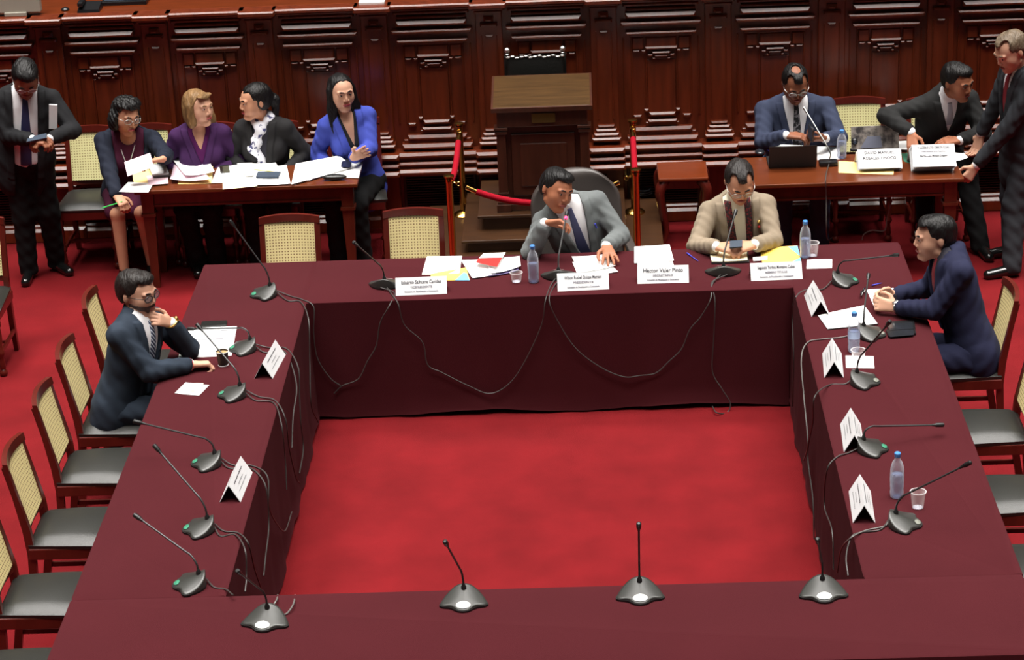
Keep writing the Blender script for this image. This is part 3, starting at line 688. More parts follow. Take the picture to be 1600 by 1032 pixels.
cable('pair of thin cables falling from the microphone on the wooden table', [p+Vector((0, -.04, .02)), V(1290, 278, 15.0), V(1291, 310, 14.99), V(1292, 370, 14.99), G(1300, 372, .02)], .004, 'cable')
cable('grey cable hanging from the wooden table to a plug', [V(1408, 285, 15.2), V(1395, 310, 15.2), V(1386, 340, 15.2), V(1382, 360, 15.2), V(1362, 360, 15.2), V(1350, 366, 15.2), V(1347, 375, 15.2)], .004, 'cable_grey')

# ------------------------------------------------------------------ papers and small things
ZC = {}
def sheet(name, label, cat, px, z, m='paper', th=.0012, curl=0, group=None, zz=None, origin=None, kids_=None):
    P = [G(x, y, z+(zz[i] if zz else 0)) for i, (x, y) in enumerate(px)]; c = sum(P, Vector())/4; c.z = z
    n = 8; bm = B(); top = []; bot = []
    for i in range(n+1):
        rt, rb = [], []
        for j in range(n+1):
            u, v = i/n, j/n
            q_ = (P[0]*(1-u)+P[1]*u)*(1-v)+(P[3]*(1-u)+P[2]*u)*v - c
            q_.z += th+curl*((2*u-1)**2*.5+(max(0, v-.6)/.4)**2*.5) + .0006*math.sin(u*5+v*3)
            rt.append(bm.verts.new(q_)); rb.append(bm.verts.new(q_-Vector((0, 0, th))))
        top.append(rt); bot.append(rb)
    for i in range(n):
        for j in range(n):
            bm.faces.new((top[i][j], top[i+1][j], top[i+1][j+1], top[i][j+1])); bm.faces.new((bot[i][j], bot[i][j+1], bot[i+1][j+1], bot[i+1][j]))
    rim = lambda g: [g[i][0] for i in range(n)]+[g[n][j] for j in range(n)]+[g[n-i][n] for i in range(n)]+[g[0][n-j] for j in range(n)]
    a, b = rim(top), rim(bot)
    for i in range(len(a)): bm.faces.new((a[i], a[(i+1) % len(a)], b[(i+1) % len(a)], b[i]))
    o = obj(name, bm, m, None, 'all' if curl else False); o.location = c; tag(o, label, cat, group); return o
def lines(o, px, z, m='ink_pale'):     # faint rows of print, a part of the sheet
    bm = B()
    for (x0, y0, x1, y1) in px:
        a, b = G(x0, y0, z)-o.location, G(x1, y1, z)-o.location; d = (b-a).normalized(); s = Vector((-d.y, d.x, 0))*.0035
        bm.faces.new([bm.verts.new(a-s), bm.verts.new(b-s), bm.verts.new(b+s), bm.verts.new(a+s)])
    x = obj('print', bm, m, o); return x
T0 = TZ+.001
GP = 'loose papers on the middle covered table'
sheet('paper_sheet', 'blank white sheet below the cane chair beside the rope post', 'paper', [(667, 401), (722, 400), (718, 428), (659, 430)], T0, curl=.003, group=GP)
o = sheet('paper_folder', 'yellow folder with blue corner under the white sheets, near the first name card', 'folder', [(674, 428), (728, 418), (734, 438), (671, 438)], T0+.002, 'paper_yellow', group=GP)
bm = B(); bm.faces.new([bm.verts.new(G(x, y, T0+.0045)-o.location) for x, y in ((711, 438), (724, 426), (729, 427), (734, 438))]); obj('blue_corner', bm, 'paper_blue', o)
sheet('paper_sheet', 'white sheet between the blank sheet and the red booklet', 'paper', [(720, 407), (765, 405), (775, 430), (738, 436)], T0+.004, curl=.006, group=GP)
sheet('paper_sheet', 'white crumpled sheet beneath the red booklet', 'paper', [(757, 402), (812, 402), (814, 420), (768, 431)], T0+.006, curl=.018, group=GP)
sheet('paper_sheet', 'sheet with a curled edge showing its violet shaded back, beside the clear cup', 'paper', [(768, 426), (812, 412), (810, 425), (763, 434)], T0+.002, 'paper_shadow', curl=.01, group=GP)
o = sheet('booklet', 'small red and white booklet lying on the white papers', 'booklet', [(755, 397), (790, 395), (776, 417), (743, 410)], T0+.028, 'paper', th=.004)
bm = B(); bm.faces.new([bm.verts.new(G(x, y, T0+.0335)-o.location) for x, y in ((748, 403), (785, 402), (776, 417), (743, 410))]); obj('red_band', bm, 'paper_red', o)
sheet('paper_sheet', 'white sheet under the resting hand of the man in grey', 'paper', [(893, 402), (945, 398), (962, 418), (905, 428)], T0+.003, curl=.012, group=GP)
sheet('paper_sheet', 'lower white sheet with lifted corner in front of the man in grey', 'paper', [(894, 410), (948, 408), (966, 426), (904, 434)], T0, curl=.006, group=GP)
o = sheet('paper_sheet', 'white sheet above the name card, between the man in grey and the blue pen', 'paper', [(991, 386), (1046, 382), (1053, 408), (991, 412)], T0+.003, curl=.003, group=GP)
sheet('paper_sheet', 'lower white sheet half hidden by a name card, beside the blue pen', 'paper', [(995, 406), (1050, 404), (1055, 424), (998, 426)], T0, curl=.002, group=GP)
o = sheet('notebook', 'open cream notebook with dark cover under the hands of the man in beige', 'notebook', [(1106, 386), (1168, 388), (1171, 411), (1112, 413)], T0, 'laptop', th=.008)
sheet_ = sheet('notebook_page', None, None, [(1106, 385), (1166, 387), (1168, 408), (1112, 410)], T0+.009, 'paper_cream', th=.004, curl=.004)
wm = sheet_.location-o.location; sheet_.parent = o; sheet_.location = wm; sheet_.name = 'page'
if 'label' in sheet_: del sheet_['label']
sheet('paper_slip', 'narrow white slip overlapping the yellow and blue folder', 'paper', [(1176, 402), (1199, 400), (1199, 406), (1177, 408)], T0+.004, group='white paper slips')
o = sheet('paper_folder', 'yellow and blue folder beside the notebook of the man in beige', 'folder', [(1187, 388), (1246, 384), (1252, 414), (1192, 416)], T0, 'paper_yellow', th=.002)
bm = B()
for tri in (((1231, 385), (1246, 384), (1250, 400)), ((1251, 402), (1252, 414), (1226, 415))): bm.faces.new([bm.verts.new(G(x, y, T0+.0035)-o.location) for x, y in tri])
obj('blue_corner', bm, 'paper_blue', o)
sheet('paper_slip', 'blank white slip between the bottle and the corner microphone', 'paper', [(1261, 406), (1300, 405), (1300, 419), (1260, 420)], T0, group='white paper slips')
GQ = 'papers on the table of the man in navy'
o = sheet('paper_sheet', 'white sheet under the clasped hands of the man in navy', 'paper', [(1354, 453), (1396, 450), (1404, 482), (1368, 485)], T0, group=GQ)
lines(o, [(1372, 474, 1380, 473), (1360, 458, 1385, 456)], T0+.003)
o = sheet('clipboard', 'white sheet on a thin board behind the water bottle and tent card', 'clipboard', [(1278, 494), (1350, 478), (1372, 508), (1293, 516)], T0, 'laptop', th=.005)
x = sheet('sheet', None, None, [(1278, 493), (1350, 477), (1371, 506), (1293, 514)], T0+.006, 'paper'); x.location = x.location-o.location; x.parent = o
sheet('paper_slip', 'blank white slip under the neck of the slanting microphone, below the clear cup', 'paper', [(1321, 556), (1365, 557), (1366, 576), (1322, 575)], T0, group='white paper slips')
GS = 'papers on the table of the bearded man'
o = sheet('paper_sheet', 'large white sheet under the fist of the bearded man', 'paper', [(293, 513), (370, 510), (362, 556), (278, 560)], T0, group=GS)
lines(o, [(345, 516, 366, 515), (300, 530, 350, 529)], T0+.003)
sheet('paper_slip', 'small white note on the burgundy cloth nearer than the fist', 'paper', [(290, 598), (327, 602), (311, 619), (273, 615)], T0, curl=.002, group=GS)
sheet('paper_slip', 'cream edged note lying on the small white note', 'paper', [(303, 599), (318, 599), (310, 612), (290, 610)], T0+.004, 'paper_cream', group=GS)
def slab(name, label, cat, px, z, th, m, group=None, glass=None):
    o = sheet(name, label, cat, px, z, m, th=th, group=group)
    if glass:
        c = sum((G(x, y, z+th) for x, y in px), Vector())/4; bm = B(); bm.faces.new([bm.verts.new(c+(G(x, y, z+th)-c)*.88+Vector((0, 0, .0016))-o.location) for x, y in px]); obj('phone_screen', bm, glass, o)
    return o
slab('tablet_case', 'dark leather case at the far edge of the large white sheet', 'case', [(316, 505), (355, 503), (354, 510), (313, 513)], T0, .012, 'black_leather')
slab('phone', 'dark phone lying beside the upright water bottle, farther of the pair', 'phone', [(1384, 506), (1428, 503), (1430, 515), (1388, 517)], T0, .012, 'black_plastic', 'phones of the man in navy', 'phone_dark')
slab('phone', 'dark phone lying by the elbow of the man in navy, nearer of the pair', 'phone', [(1384, 518), (1429, 514), (1431, 524), (1388, 528)], T0, .012, 'black_plastic', 'phones of the man in navy', 'phone_dark')
def pen(px0, py0, px1, py1, z, m, label, cap=None):
    a, b = G(px0, py0, z), G(px1, py1, z); t = thing('pen', label, 'pen', tuple(a)); bm = B(); d = b-a
    tube(bm, [Vector(), d*.02, d*.85, d], lambda k: .003 if k < .9 else .001, 8); obj('pen_barrel', bm, m, t, True)
    bm = B(); tube(bm, [d*.02, d*.35], .0045, 8); obj('pen_cap', bm, m, t, True)
pen(1073, 395, 1091, 408, T0+.005, 'pen_blue', 'blue pen on the burgundy cloth beside the notebook of the man in beige')
pen(1362, 446, 1378, 442, T0+.006, 'pen_blue', 'blue pen beside the clasped hands of the man in navy')
p_ = G(1348, 462, T0); t = thing('sunglasses', 'dark folded sunglasses beside the sheet of the man in navy', 'glasses', tuple(p_), R(70))
for s in (-1, 1):
    bm = B(); bmesh.ops.create_uvsphere(bm, u_segments=12, v_segments=8, radius=.022, matrix=Matrix.Translation((s*.03, 0, .02))@Matrix.Diagonal((1, .25, .8, 1))); obj('lens', bm, 'phone_dark', t, True)
bm = B(); tube(bm, [(-.055, 0, .03), (0, .002, .032), (.055, 0, .03)], .003); tube(bm, [(-.055, 0, .03), (.04, .02, .01)], .003); obj('frame', bm, 'black_plastic', t, True)

# name cards
def name_card(label, px, py, yaw, rows, z=TZ, w_=.305, h=.090, d=.125, group='folded white name cards', wm=None):
    p = G(px, py, z) if wm is None else Vector((wm[0], wm[1], z)); t = thing('name_card', label, 'name card', (p.x, p.y, z+.001), R(yaw), group)
    for s, nm in ((-1, 'front_panel'), (1, 'back_panel')):
        bm = B(); th = .0022
        hexa(bm, [(-w_/2, s*d/2, 0), (w_/2, s*d/2, 0), (w_/2, 0, h), (-w_/2, 0, h)], [(-w_/2, s*d/2-s*th*1.4, 0), (w_/2, s*d/2-s*th*1.4, 0), (w_/2, -s*th*.3, h-th*1.4), (-w_/2, -s*th*.3, h-th*1.4)])
        obj(nm, bm, 'card', t)
    a = math.atan2(h, d/2)
    for body, size, k, wd, m in rows:
        if body:
            text('lettering', body, size, (0, -d/2*(1-k)-.0016, h*k+.0008), (a, 0, 0), m, t, wd)
    if not rows[0][0]:
        for s in (-1, 1):
            bm = B()
            for k, wd in ((.72, .62), (.5, .35), (.3, .6)):
                for j in range(int(wd*18)):
                    x = -wd*w_/2+j*w_/18; l_ = w_/18*.7; q_ = lambda kk: s*(d/2*(1-kk)+.0015)
                    hh = .055 if k > .7 else .03
                    v_ = [(x, q_(k), h*k+.0007), (x+l_, q_(k), h*k+.0007), (x+l_, q_(k+hh), h*(k+hh)+.0007), (x, q_(k+hh), h*(k+hh)+.0007)]
                    bm.faces.new([bm.verts.new(c) for c in v_])
            obj('print', bm, 'ink', t)
    return t
sub = 'Comisión de Fiscalización y Contraloría'
name_card('long white name card below the yellow folder and white sheets, beside a black microphone', 659, 455, 1.5, [('Eduardo Salhuana Cavides', .03, .72, .235, 'ink'), ('VICEPRESIDENTE', .018, .44, .13, 'ink_pale'), (sub, .014, .2, .20, 'ink_pale')])
name_card('long white name card in front of the man in grey, beside his microphone', 911, 448, 2, [('Wilson Rusbel Quispe Mamani', .028, .72, .22, 'ink'), ('PRESIDENTE', .018, .44, .12, 'ink_pale'), (sub, .014, .2, .19, 'ink_pale')])
name_card('long white name card with large bold lettering below two overlapping white sheets', 1036, 437, -1, [('Héctor Valer Pinto', .034, .72, .235, 'ink'), ('SECRETARIO', .018, .44, .12, 'ink_pale'), (sub, .014, .2, .19, 'ink_pale')])
name_card('long white name card below the yellow and blue folder of the man in beige', 1212, 432, 1.5, [('Segundo Toribio Montalvo Cubas', .026, .72, .22, 'ink'), ('MIEMBRO TITULAR', .018, .44, .13, 'ink_pale'), (sub, .014, .2, .20, 'ink_pale')])
NO = [('', 0, 0, 0, 0)]
name_card('tent name card at the inner corner beside the microphone facing the man in navy', 0, 0, -88, NO, wm=(1.264, 12.804), w_=.335, d=.105, h=.092)
name_card('tent name card in front of the upright water bottle by the inner edge', 0, 0, -94, NO, wm=(1.266, 11.923), w_=.335, d=.105, h=.092)
name_card('tall tent name card beside the microphone with the green lit tip', 0, 0, -93, NO, wm=(1.268, 10.989), w_=.335, d=.105, h=.092)
name_card('tent name card beside the lone clear cup and its bottle', 0, 0, -93, NO, wm=(1.227, 10.212), w_=.335, d=.105, h=.092)
name_card('tent name card standing between the coffee cup and the inner table edge', 0, 0, 84, NO, wm=(-1.824, 12.152), w_=.335, d=.105, h=.092)
name_card('tent name card between two microphones on the table of the bearded man', 0, 0, 87, NO, wm=(-1.816, 10.627), w_=.335, d=.105, h=.092)

# bottles and cups
def bottle(px, py, label, z=TZ, lvl=.15, lab='label_blue', h=.235):
    p = G(px, py, z); t = thing('water_bottle', label, 'bottle', (p.x, p.y, z+.001), group='clear water bottles with blue caps'); k = h/.235
    bm = B(); prof = [(.026, .0), (.031, .006), (.033, .03), (.031, .045), (.033, .06), (.033, .145), (.031, .16), (.024, .185), (.014, .20), (.012, .215)]
    lathe(bm, [(r_, z_*k) for r_, z_ in prof], 20); obj('bottle_body', bm, 'bottle', t, 'all')
    bm = B(); lathe(bm, [(.025, .004), (.029, .008), (.031, .03), (.029, .045), (.031, .06), (.031, lvl*.8)], 20); obj('water', bm, 'water', t, 'all')
    bm = B(); lathe(bm, [(.0338, .085*k), (.0338, .125*k)], 20, cap=False); obj('bottle_label', bm, 'bottle' if lab is None else lab, t, 'all')
    bm = B(); lathe(bm, [(.014, .212*k), (.0155, .214*k), (.0155, .232*k), (.012, .236*k)], 16); obj('cap', bm, 'cap_blue', t, True)
    return t
bottle(834, 441, 'water bottle with blue cap next to the elbow of the man in grey', lab=None)
bottle(1258, 402, 'water bottle with blue cap at the corner of the yellow folder', lab=None)
bottle(1334, 550, 'water bottle with blue cap behind the slanting microphone, before the phones', lab='label_blue')
bottle(1401, 777, 'water bottle with blue cap beside a lone clear cup on the bare cloth', lab=None)
bottle(1315, 247, 'water bottle on the wooden table in front of the empty cane chair', z=BT, lab=None, h=.2)
def cup(px, py, label, h=.085, r0=.026, r1=.037, m='cup', tilt=None):
    p = G(px, py, TZ); t = thing('plastic_cup', label, 'cup', (p.x, p.y, TZ+.001), group='clear plastic cups')
    bm = B(); lathe(bm, [(r0, 0), (r0+.001, .002), (r1, h), (r1+.002, h+.002), (r1-.001, h+.001)], 20, cap=False); obj('cup_wall', bm, m, t, 'all')
    bm = B(); lathe(bm, [(.004, .003), (r0, .003), (r0-.001, .005), (.004, .005)], 20); obj('cup_base', bm, 'bottle', t)
    bm = B(); tube(bm, [((r1+.001)*math.cos(a*math.pi/12), (r1+.001)*math.sin(a*math.pi/12), h+.001) for a in range(25)], .0016, 5); obj('rim', bm, 'card', t)
cup(807, 441, 'clear plastic cup between the papers and the water bottle of the man in grey', h=.06)
cup(1270, 400, 'clear plastic cup touching the water bottle behind the yellow folder')
cup(1341, 566, 'clear plastic cup crossed by the slanting microphone neck', h=.07, r1=.04)
cup(1434, 794, 'lone clear plastic cup under a slanting microphone neck, beside a bottle')
p = G(349, 571, TZ); t = thing('coffee_cup', 'dark paper cup of milky coffee beside the fist of the bearded man', 'cup', (p.x, p.y, TZ+.001))
bm = B(); lathe(bm, [(.026, 0), (.027, .004), (.035, .085)], 24, cap=False); obj('cup_wall', bm, 'cup_black', t, 'all')
bm = B(); lathe(bm, [(.002, .076), (.034, .076)], 24, cap=False); obj('coffee', bm, 'coffee', t)
for z_, r_ in ((.085, .036), (.003, .0275)):
    bm = B(); tube(bm, [(r_*math.cos(a*math.pi/12), r_*math.sin(a*math.pi/12), z_) for a in range(25)], .002, 6); obj('rim', bm, 'card', t, True)

# things on the wooden table of the women (top at BT)
B0 = BT+.001; GW = 'papers on the wooden table of the women'
sheet('paper_folder', 'cream folder in front of the woman with glasses', 'folder', [(206, 268), (262, 262), (262, 288), (210, 292)], B0, 'manila', th=.01, group=GW)
sheet('paper_sheet', 'white sheet overhanging the table corner by the purple skirt', 'paper', [(200, 285), (240, 286), (232, 301), (186, 300)], B0+.011, curl=.002, group=GW)
sheet('paper_sheet', 'pink edged sheet on the cream folder near the small notebooks', 'paper', [(229, 275), (262, 272), (263, 287), (232, 289)], B0+.012, 'paper_pink', group=GW)
slab('notebook', 'small grey notebook lying on another in front of the woman with glasses', 'notebook', [(235, 262), (262, 261), (267, 276), (240, 278)], B0+.016, .008, 'cable', group='small notebooks')
slab('notebook', 'small white notebook topping the grey one near the woman with glasses', 'notebook', [(232, 259), (258, 258), (264, 273), (238, 275)], B0+.026, .012, 'card', group='small notebooks')
sheet('paper_sheet', 'white sheet at the top of the pile in front of the woman in purple', 'paper', [(268, 249), (325, 249), (336, 272), (290, 278)], B0+.016, curl=.02, group=GW)
sheet('paper_sheet', 'lilac shaded curled sheet of the pile in front of the woman in purple', 'paper', [(272, 260), (310, 258), (330, 286), (266, 286)], B0+.006, 'paper_pink', curl=.03, group=GW)
sheet('paper_folder', 'cream folder under the pile in front of the woman in purple', 'folder', [(280, 262), (333, 260), (331, 287), (278, 288)], B0, 'manila', th=.003, group=GW)
sheet('paper_sheet', 'white sheet under the phone of the woman in purple', 'paper', [(340, 262), (390, 254), (400, 283), (330, 287)], B0+.002, curl=.004, group=GW)
sheet('paper_sheet', 'cream sheet at the front edge between the two dark phones', 'paper', [(348, 284), (402, 280), (402, 291), (348, 296)], B0+.006, 'paper_cream', group=GW)
sheet('paper_sheet', 'white sheet under the slate coloured phone', 'paper', [(392, 262), (448, 258), (454, 288), (400, 290)], B0+.008, curl=.004, group=GW)
sheet('paper_sheet', 'white sheet beneath the hands of the woman with the scarf', 'paper', [(370, 256), (428, 250), (440, 270), (384, 276)], B0+.014, curl=.006, group=GW)
sheet('paper_sheet', 'large white sheet slanting up toward the woman in blue', 'paper', [(462, 256), (530, 243), (552, 262), (455, 289)], B0+.006, curl=.004, group=GW, zz=(.03, .03, .004, .004))
sheet('paper_sheet', 'white sheet in front of the woman in blue under her phone', 'paper', [(525, 252), (567, 254), (560, 279), (505, 276)], B0+.002, curl=.004, group=GW)
slab('phone', 'slate coloured phone lying on white papers before the woman with the scarf', 'phone', [(403, 270), (438, 270), (435, 278), (400, 278)], B0+.016, .01, 'phone_glass')
slab('phone', 'black phone lying on white paper before the woman in blue', 'phone', [(534, 251), (550, 251), (548, 262), (533, 262)], B0+.014, .012, 'black_plastic', None, 'phone_dark')
p = G(523, 281, BT); t = thing('glasses_case', 'black hard glasses case at the table edge near the woman in blue', 'case', (p.x, p.y, BT+.001))
bm = B(); bmesh.ops.create_uvsphere(bm, u_segments=20, v_segments=12, radius=1, matrix=Matrix.Translation((0, 0, .02))@Matrix.Diagonal((.085, .032, .02, 1))); obj('case_shell', bm, 'black_leather', t, True)
p = G(480, 283, BT); t = thing('mouse', 'small white computer mouse at the front of the wooden table', 'mouse', (p.x, p.y, BT+.001))
bm = B(); bmesh.ops.create_uvsphere(bm, u_segments=16, v_segments=10, radius=1, matrix=Matrix.Translation((0, 0, .009))@Matrix.Diagonal((.03, .02, .010, 1))); obj('mouse_shell', bm, 'card', t, True)
pen(397, 265, 428, 268, B0+.03, 'paper_yellow', 'yellow pen on the papers before the woman with the scarf')
# things on the other wooden table
p = G(1187, 241, BT); t = thing('mouse', 'black computer mouse with shiny top beside the laptop', 'mouse', (p.x, p.y, BT+.001))
bm = B(); bmesh.ops.create_uvsphere(bm, u_segments=16, v_segments=10, radius=1, matrix=Matrix.Translation((0, 0, .016))@Matrix.Diagonal((.035, .05, .018, 1))); obj('mouse_shell', bm, 'phone_dark', t, True)
pen(1192, 228, 1204, 238, B0+.004, 'pen_blue', 'violet blue pen between the mouse and the laptop')
p = G(1238, 262, BT); t = thing('laptop', 'open black laptop seen from behind on the wooden table', 'laptop', (p.x, p.y, BT+.001))
bm = B(); box(bm, -.16, .16, 0, .22, 0, .016, bev=.004); obj('keyboard_base', bm, 'laptop', t)
bm = B(); hexa(bm, [(-.16, -.012, .01), (.16, -.012, .01), (.16, -.002, .01), (-.16, -.002, .01)], [(-.16, -.075, .175), (.16, -.075, .175), (.16, -.069, .175), (-.16, -.069, .175)]); obj('lid', bm, 'laptop', t)
GT = 'papers on the wooden table with the laptop'
sheet('paper_sheet', 'white sheet behind the laptop under the hands of the man in blue', 'paper', [(1204, 225), (1264, 228), (1266, 240), (1206, 240)], B0+.018, group=GT)
sheet('paper_sheet', 'white sheet between laptop and microphone on the wooden table', 'paper', [(1276, 229), (1312, 229), (1312, 249), (1277, 250)], B0, group=GT)
sheet('paper_folder', 'orange envelope under the microphone side of the name card stack', 'folder', [(1310, 252), (1398, 256), (1396, 273), (1310, 270)], B0, 'manila', group=GT)
sheet('paper_sheet', 'white sheet under the fingers of the young man in black', 'paper', [(1404, 221), (1432, 219), (1436, 234), (1404, 234)], B0, curl=.003, group=GT)
sheet('paper_sheet', 'white sheet poking out beyond the taller name card stack', 'paper', [(1485, 238), (1506, 240), (1513, 248), (1490, 254)], B0+.04, curl=.01, group=GT)
sheet('paper_folder', 'green folder corner between the two stacks of name cards', 'folder', [(1408, 240), (1425, 238), (1424, 256), (1412, 252)], B0, mat('green_card', (40, 92, 70), .6), group=GT)
p = G(1368, 238, BT); t = thing('photo_board', 'upright board with a photo of grey rubble behind the name cards', 'picture', (p.x, p.y+.05, BT+.001))
m_, nt, pp = nodes('rubble_photo'); tc = nt.nodes.new('ShaderNodeTexCoord'); nz = nt.nodes.new('ShaderNodeTexNoise'); nz.inputs['Scale'].default_value = 22; nz.inputs['Detail'].default_value = 8
cr = nt.nodes.new('ShaderNodeValToRGB'); cr.color_ramp.elements[0].position = .35; cr.color_ramp.elements[0].color = lin((46, 42, 44)); cr.color_ramp.elements[1].position = .68; cr.color_ramp.elements[1].color = lin((156, 148, 140))
nt.links.new(tc.outputs['Object'], nz.inputs['Vector']); nt.links.new(nz.outputs['Fac'], cr.inputs[0]); nt.links.new(cr.outputs[0], pp.inputs['Base Color'])
bm = B(); hexa(bm, [(-.16, -.01, 0), (.165, -.01, 0), (.165, 0, 0), (-.16, 0, 0)], [(-.16, .035, .16), (.165, .035, .16), (.165, .045, .16), (-.16, .045, .16)]); obj('photo_panel', bm, m_, t)
bm = B(); hexa(bm, [(-.1, -.0125, .02), (.05, -.008, .02), (.05, -.007, .02), (-.1, -.0115, .02)], [(-.05, .012, .095), (.04, .012, .095), (.04, .014, .095), (-.05, .014, .095)]); obj('grey_car_shape', bm, mat('photo_grey', (104, 108, 124), .5), t)
p = G(1335, 235, BT); t = thing('web_camera', 'small black camera on a stub foot beside the photo board', 'camera', (p.x, p.y, BT+.001))
bm = B(); lathe(bm, [(.03, 0), (.03, .01), (.008, .015), (.008, .05)], 16); bmesh.ops.create_uvsphere(bm, u_segments=14, v_segments=10, radius=.024, matrix=Matrix.Translation((0, 0, .065))); obj('camera_body', bm, 'black_plastic', t, True)
bm = B(); lathe(bm, [(.004, 0), (.011, 0), (.011, .004)], 12, Matrix.Translation((0, -.022, .065))@Matrix.Rotation(R(90), 4, 'X')); obj('camera_lens', bm, 'phone_glass', t, True)
def card_stack(px, py, n, rows, label, h, w_=.30, yaw=0):
    p = G(px, py, BT); grp = 'stacked name cards on the wooden table'
    for i in range(n):
        top = i == n-1; z0 = BT+.001+i*.0145; y0 = p.y+.012*(n-1-i)
        t = thing('name_card', (label if top else 'blank white name card, %s from the table in the %s stack' % (['first', 'second', 'third', 'fourth', 'fifth'][i], 'taller' if n > 3 else 'lower')), 'name card', (p.x+random.uniform(-.012, .012)+(0.0), y0-.01*i, z0), R(yaw+random.uniform(-1.5, 1.5)), grp)
        bm = B(); hh = h
        hexa(bm, [(-w_/2, 0, 0), (w_/2, 0, 0), (w_/2, .003, 0), (-w_/2, .003, 0)], [(-w_/2, hh*.75, hh*.66), (w_/2, hh*.75, hh*.66), (w_/2, hh*.75+.003, hh*.66), (-w_/2, hh*.75+.003, hh*.66)])
        hexa(bm, [(-w_/2, hh*1.3, 0), (w_/2, hh*1.3, 0), (w_/2, hh*1.3+.003, 0), (-w_/2, hh*1.3+.003, 0)], [(-w_/2, hh*.75, hh*.66), (w_/2, hh*.75, hh*.66), (w_/2, hh*.75+.003, hh*.66), (-w_/2, hh*.75+.003, hh*.66)])
        obj('card_panels', bm, 'card', t)
        if top:
            a = math.atan2(.66, .75)
            for body, size, k, wd, m in rows: text('lettering', body, size, (0, hh*.75*k-.0012, hh*.66*k+.0012), (a, 0, 0), m, t, wd)
card_stack(1375, 268, 3, [('DAVID MANUEL', .030, .80, .2, 'ink'), ('ROSALES TINOCO', .030, .52, .22, 'ink')], 'name card with two bold lines topping the lower stack, on the orange envelope', .15, .29)
card_stack(1461, 270, 5, [('WALDEMAR JOSÉ CERRÓN ROJAS', .026, .85, .21, 'ink'), ('Vicepresidente de la República', .018, .68, .16, 'ink_pale'), ('Martha Lupe Moyano Delgado', .022, .48, .18, 'ink')], 'name card with printed lines topping the taller stack by the young man in black', .17, .285)

p = G(1006, 306, .205); t = thing('cable_coil', 'black cable coiled on the platform beside the low side table', 'cable', (p.x, p.y, .202))
bm = B(); tube(bm, [((.055+.006*math.sin(i*.9))*math.cos(i*math.pi/8), (.045+.006*math.cos(i*.7))*math.sin(i*math.pi/8), .008+i*.0011) for i in range(49)], .006, 6); obj('coiled_cord', bm, 'black_plastic', t, True)
# ------------------------------------------------------------------ people: distance fields turned into continuous surfaces
F4 = np.float32
def vec(a): return np.array(a, dtype=F4)
def nrm(a): a = np.asarray(a, float); return a/np.linalg.norm(a)
def cap_(a, b, ra, rb=None, k=.02, flat=None, fs=1.5):
    a, b = vec(a), vec(b); rb = ra if rb is None else rb; r = max(ra, rb)
    return ('c', a, b, ra, rb, k, None if flat is None else vec(nrm(flat)), fs, np.minimum(a, b)-r, np.maximum(a, b)+r)
def ell(c, rad, Rm=None, k=.03):
    c = vec(c); rad = vec(rad); Rm = np.eye(3, dtype=F4) if Rm is None else np.asarray(Rm, dtype=F4)   # rows are the axes
    e = np.sqrt(((Rm*rad[:, None])**2).sum(0)); return ('e', c, rad, Rm, 0, k, None, 0, c-e, c+e)
def pd(p, X, Y, Z):
    if p[0] == 'c':
        _, a, b, ra, rb, k, fl, fs = p[:8]; d = b-a; L = float(d@d)+1e-9
        x, y, z = X-a[0], Y-a[1], Z-a[2]
        t = np.clip((x*d[0]+y*d[1]+z*d[2])/L, 0, 1); x = x-t*d[0]; y = y-t*d[1]; z = z-t*d[2]
        if fl is not None:
            q = (x*fl[0]+y*fl[1]+z*fl[2])*(fs-1); x = x+q*fl[0]; y = y+q*fl[1]; z = z+q*fl[2]
        return np.sqrt(x*x+y*y+z*z)-(ra+(rb-ra)*t)
    _, c, r, Rm = p[:4]; x, y, z = X-c[0], Y-c[1], Z-c[2]
    u = (Rm[0, 0]*x+Rm[0, 1]*y+Rm[0, 2]*z)/r[0]; v = (Rm[1, 0]*x+Rm[1, 1]*y+Rm[1, 2]*z)/r[1]; w_ = (Rm[2, 0]*x+Rm[2, 1]*y+Rm[2, 2]*z)/r[2]
    k0 = np.sqrt(u*u+v*v+w_*w_); k1 = np.sqrt((u/r[0])**2+(v/r[1])**2+(w_/r[2])**2)+1e-6
    return k0*(k0-1)/k1
def smin(a, b, k):
    h = np.clip(.5+.5*(b-a)/k, 0, 1); return b+(a-b)*h-k*h*(1-h)
class Grid:
    def __init__(s, lo, hi, h):
        s.h = h; s.lo = np.asarray(lo, float); n = np.ceil((np.asarray(hi)-s.lo)/h).astype(int)+1; s.n = n
        s.ax = [(s.lo[i]+h*np.arange(n[i])).astype(F4) for i in range(3)]
        s.X, s.Y, s.Z = s.ax[0][:, None, None], s.ax[1][None, :, None], s.ax[2][None, None, :]
    def union(s, prims, m=.06, F=None):
        F = np.full(s.n, .5, F4) if F is None else F
        for p in prims:
            sl = []
            for i in range(3):
                i0 = max(0, int((p[8][i]-m-s.lo[i])/s.h)); i1 = min(s.n[i], int((p[9][i]+m-s.lo[i])/s.h)+2)
                sl.append(slice(i0, max(i0, i1)))
            if any(q.start >= q.stop for q in sl): continue
            X, Y, Z = s.X[sl[0]], s.Y[:, sl[1]], s.Z[:, :, sl[2]]
            F[tuple(sl)] = smin(F[tuple(sl)], pd(p, X, Y, Z), max(p[5], 1e-4))
        return F
def bounds(prims, pad): return np.min([p[8] for p in prims], 0)-pad, np.max([p[9] for p in prims], 0)+pad
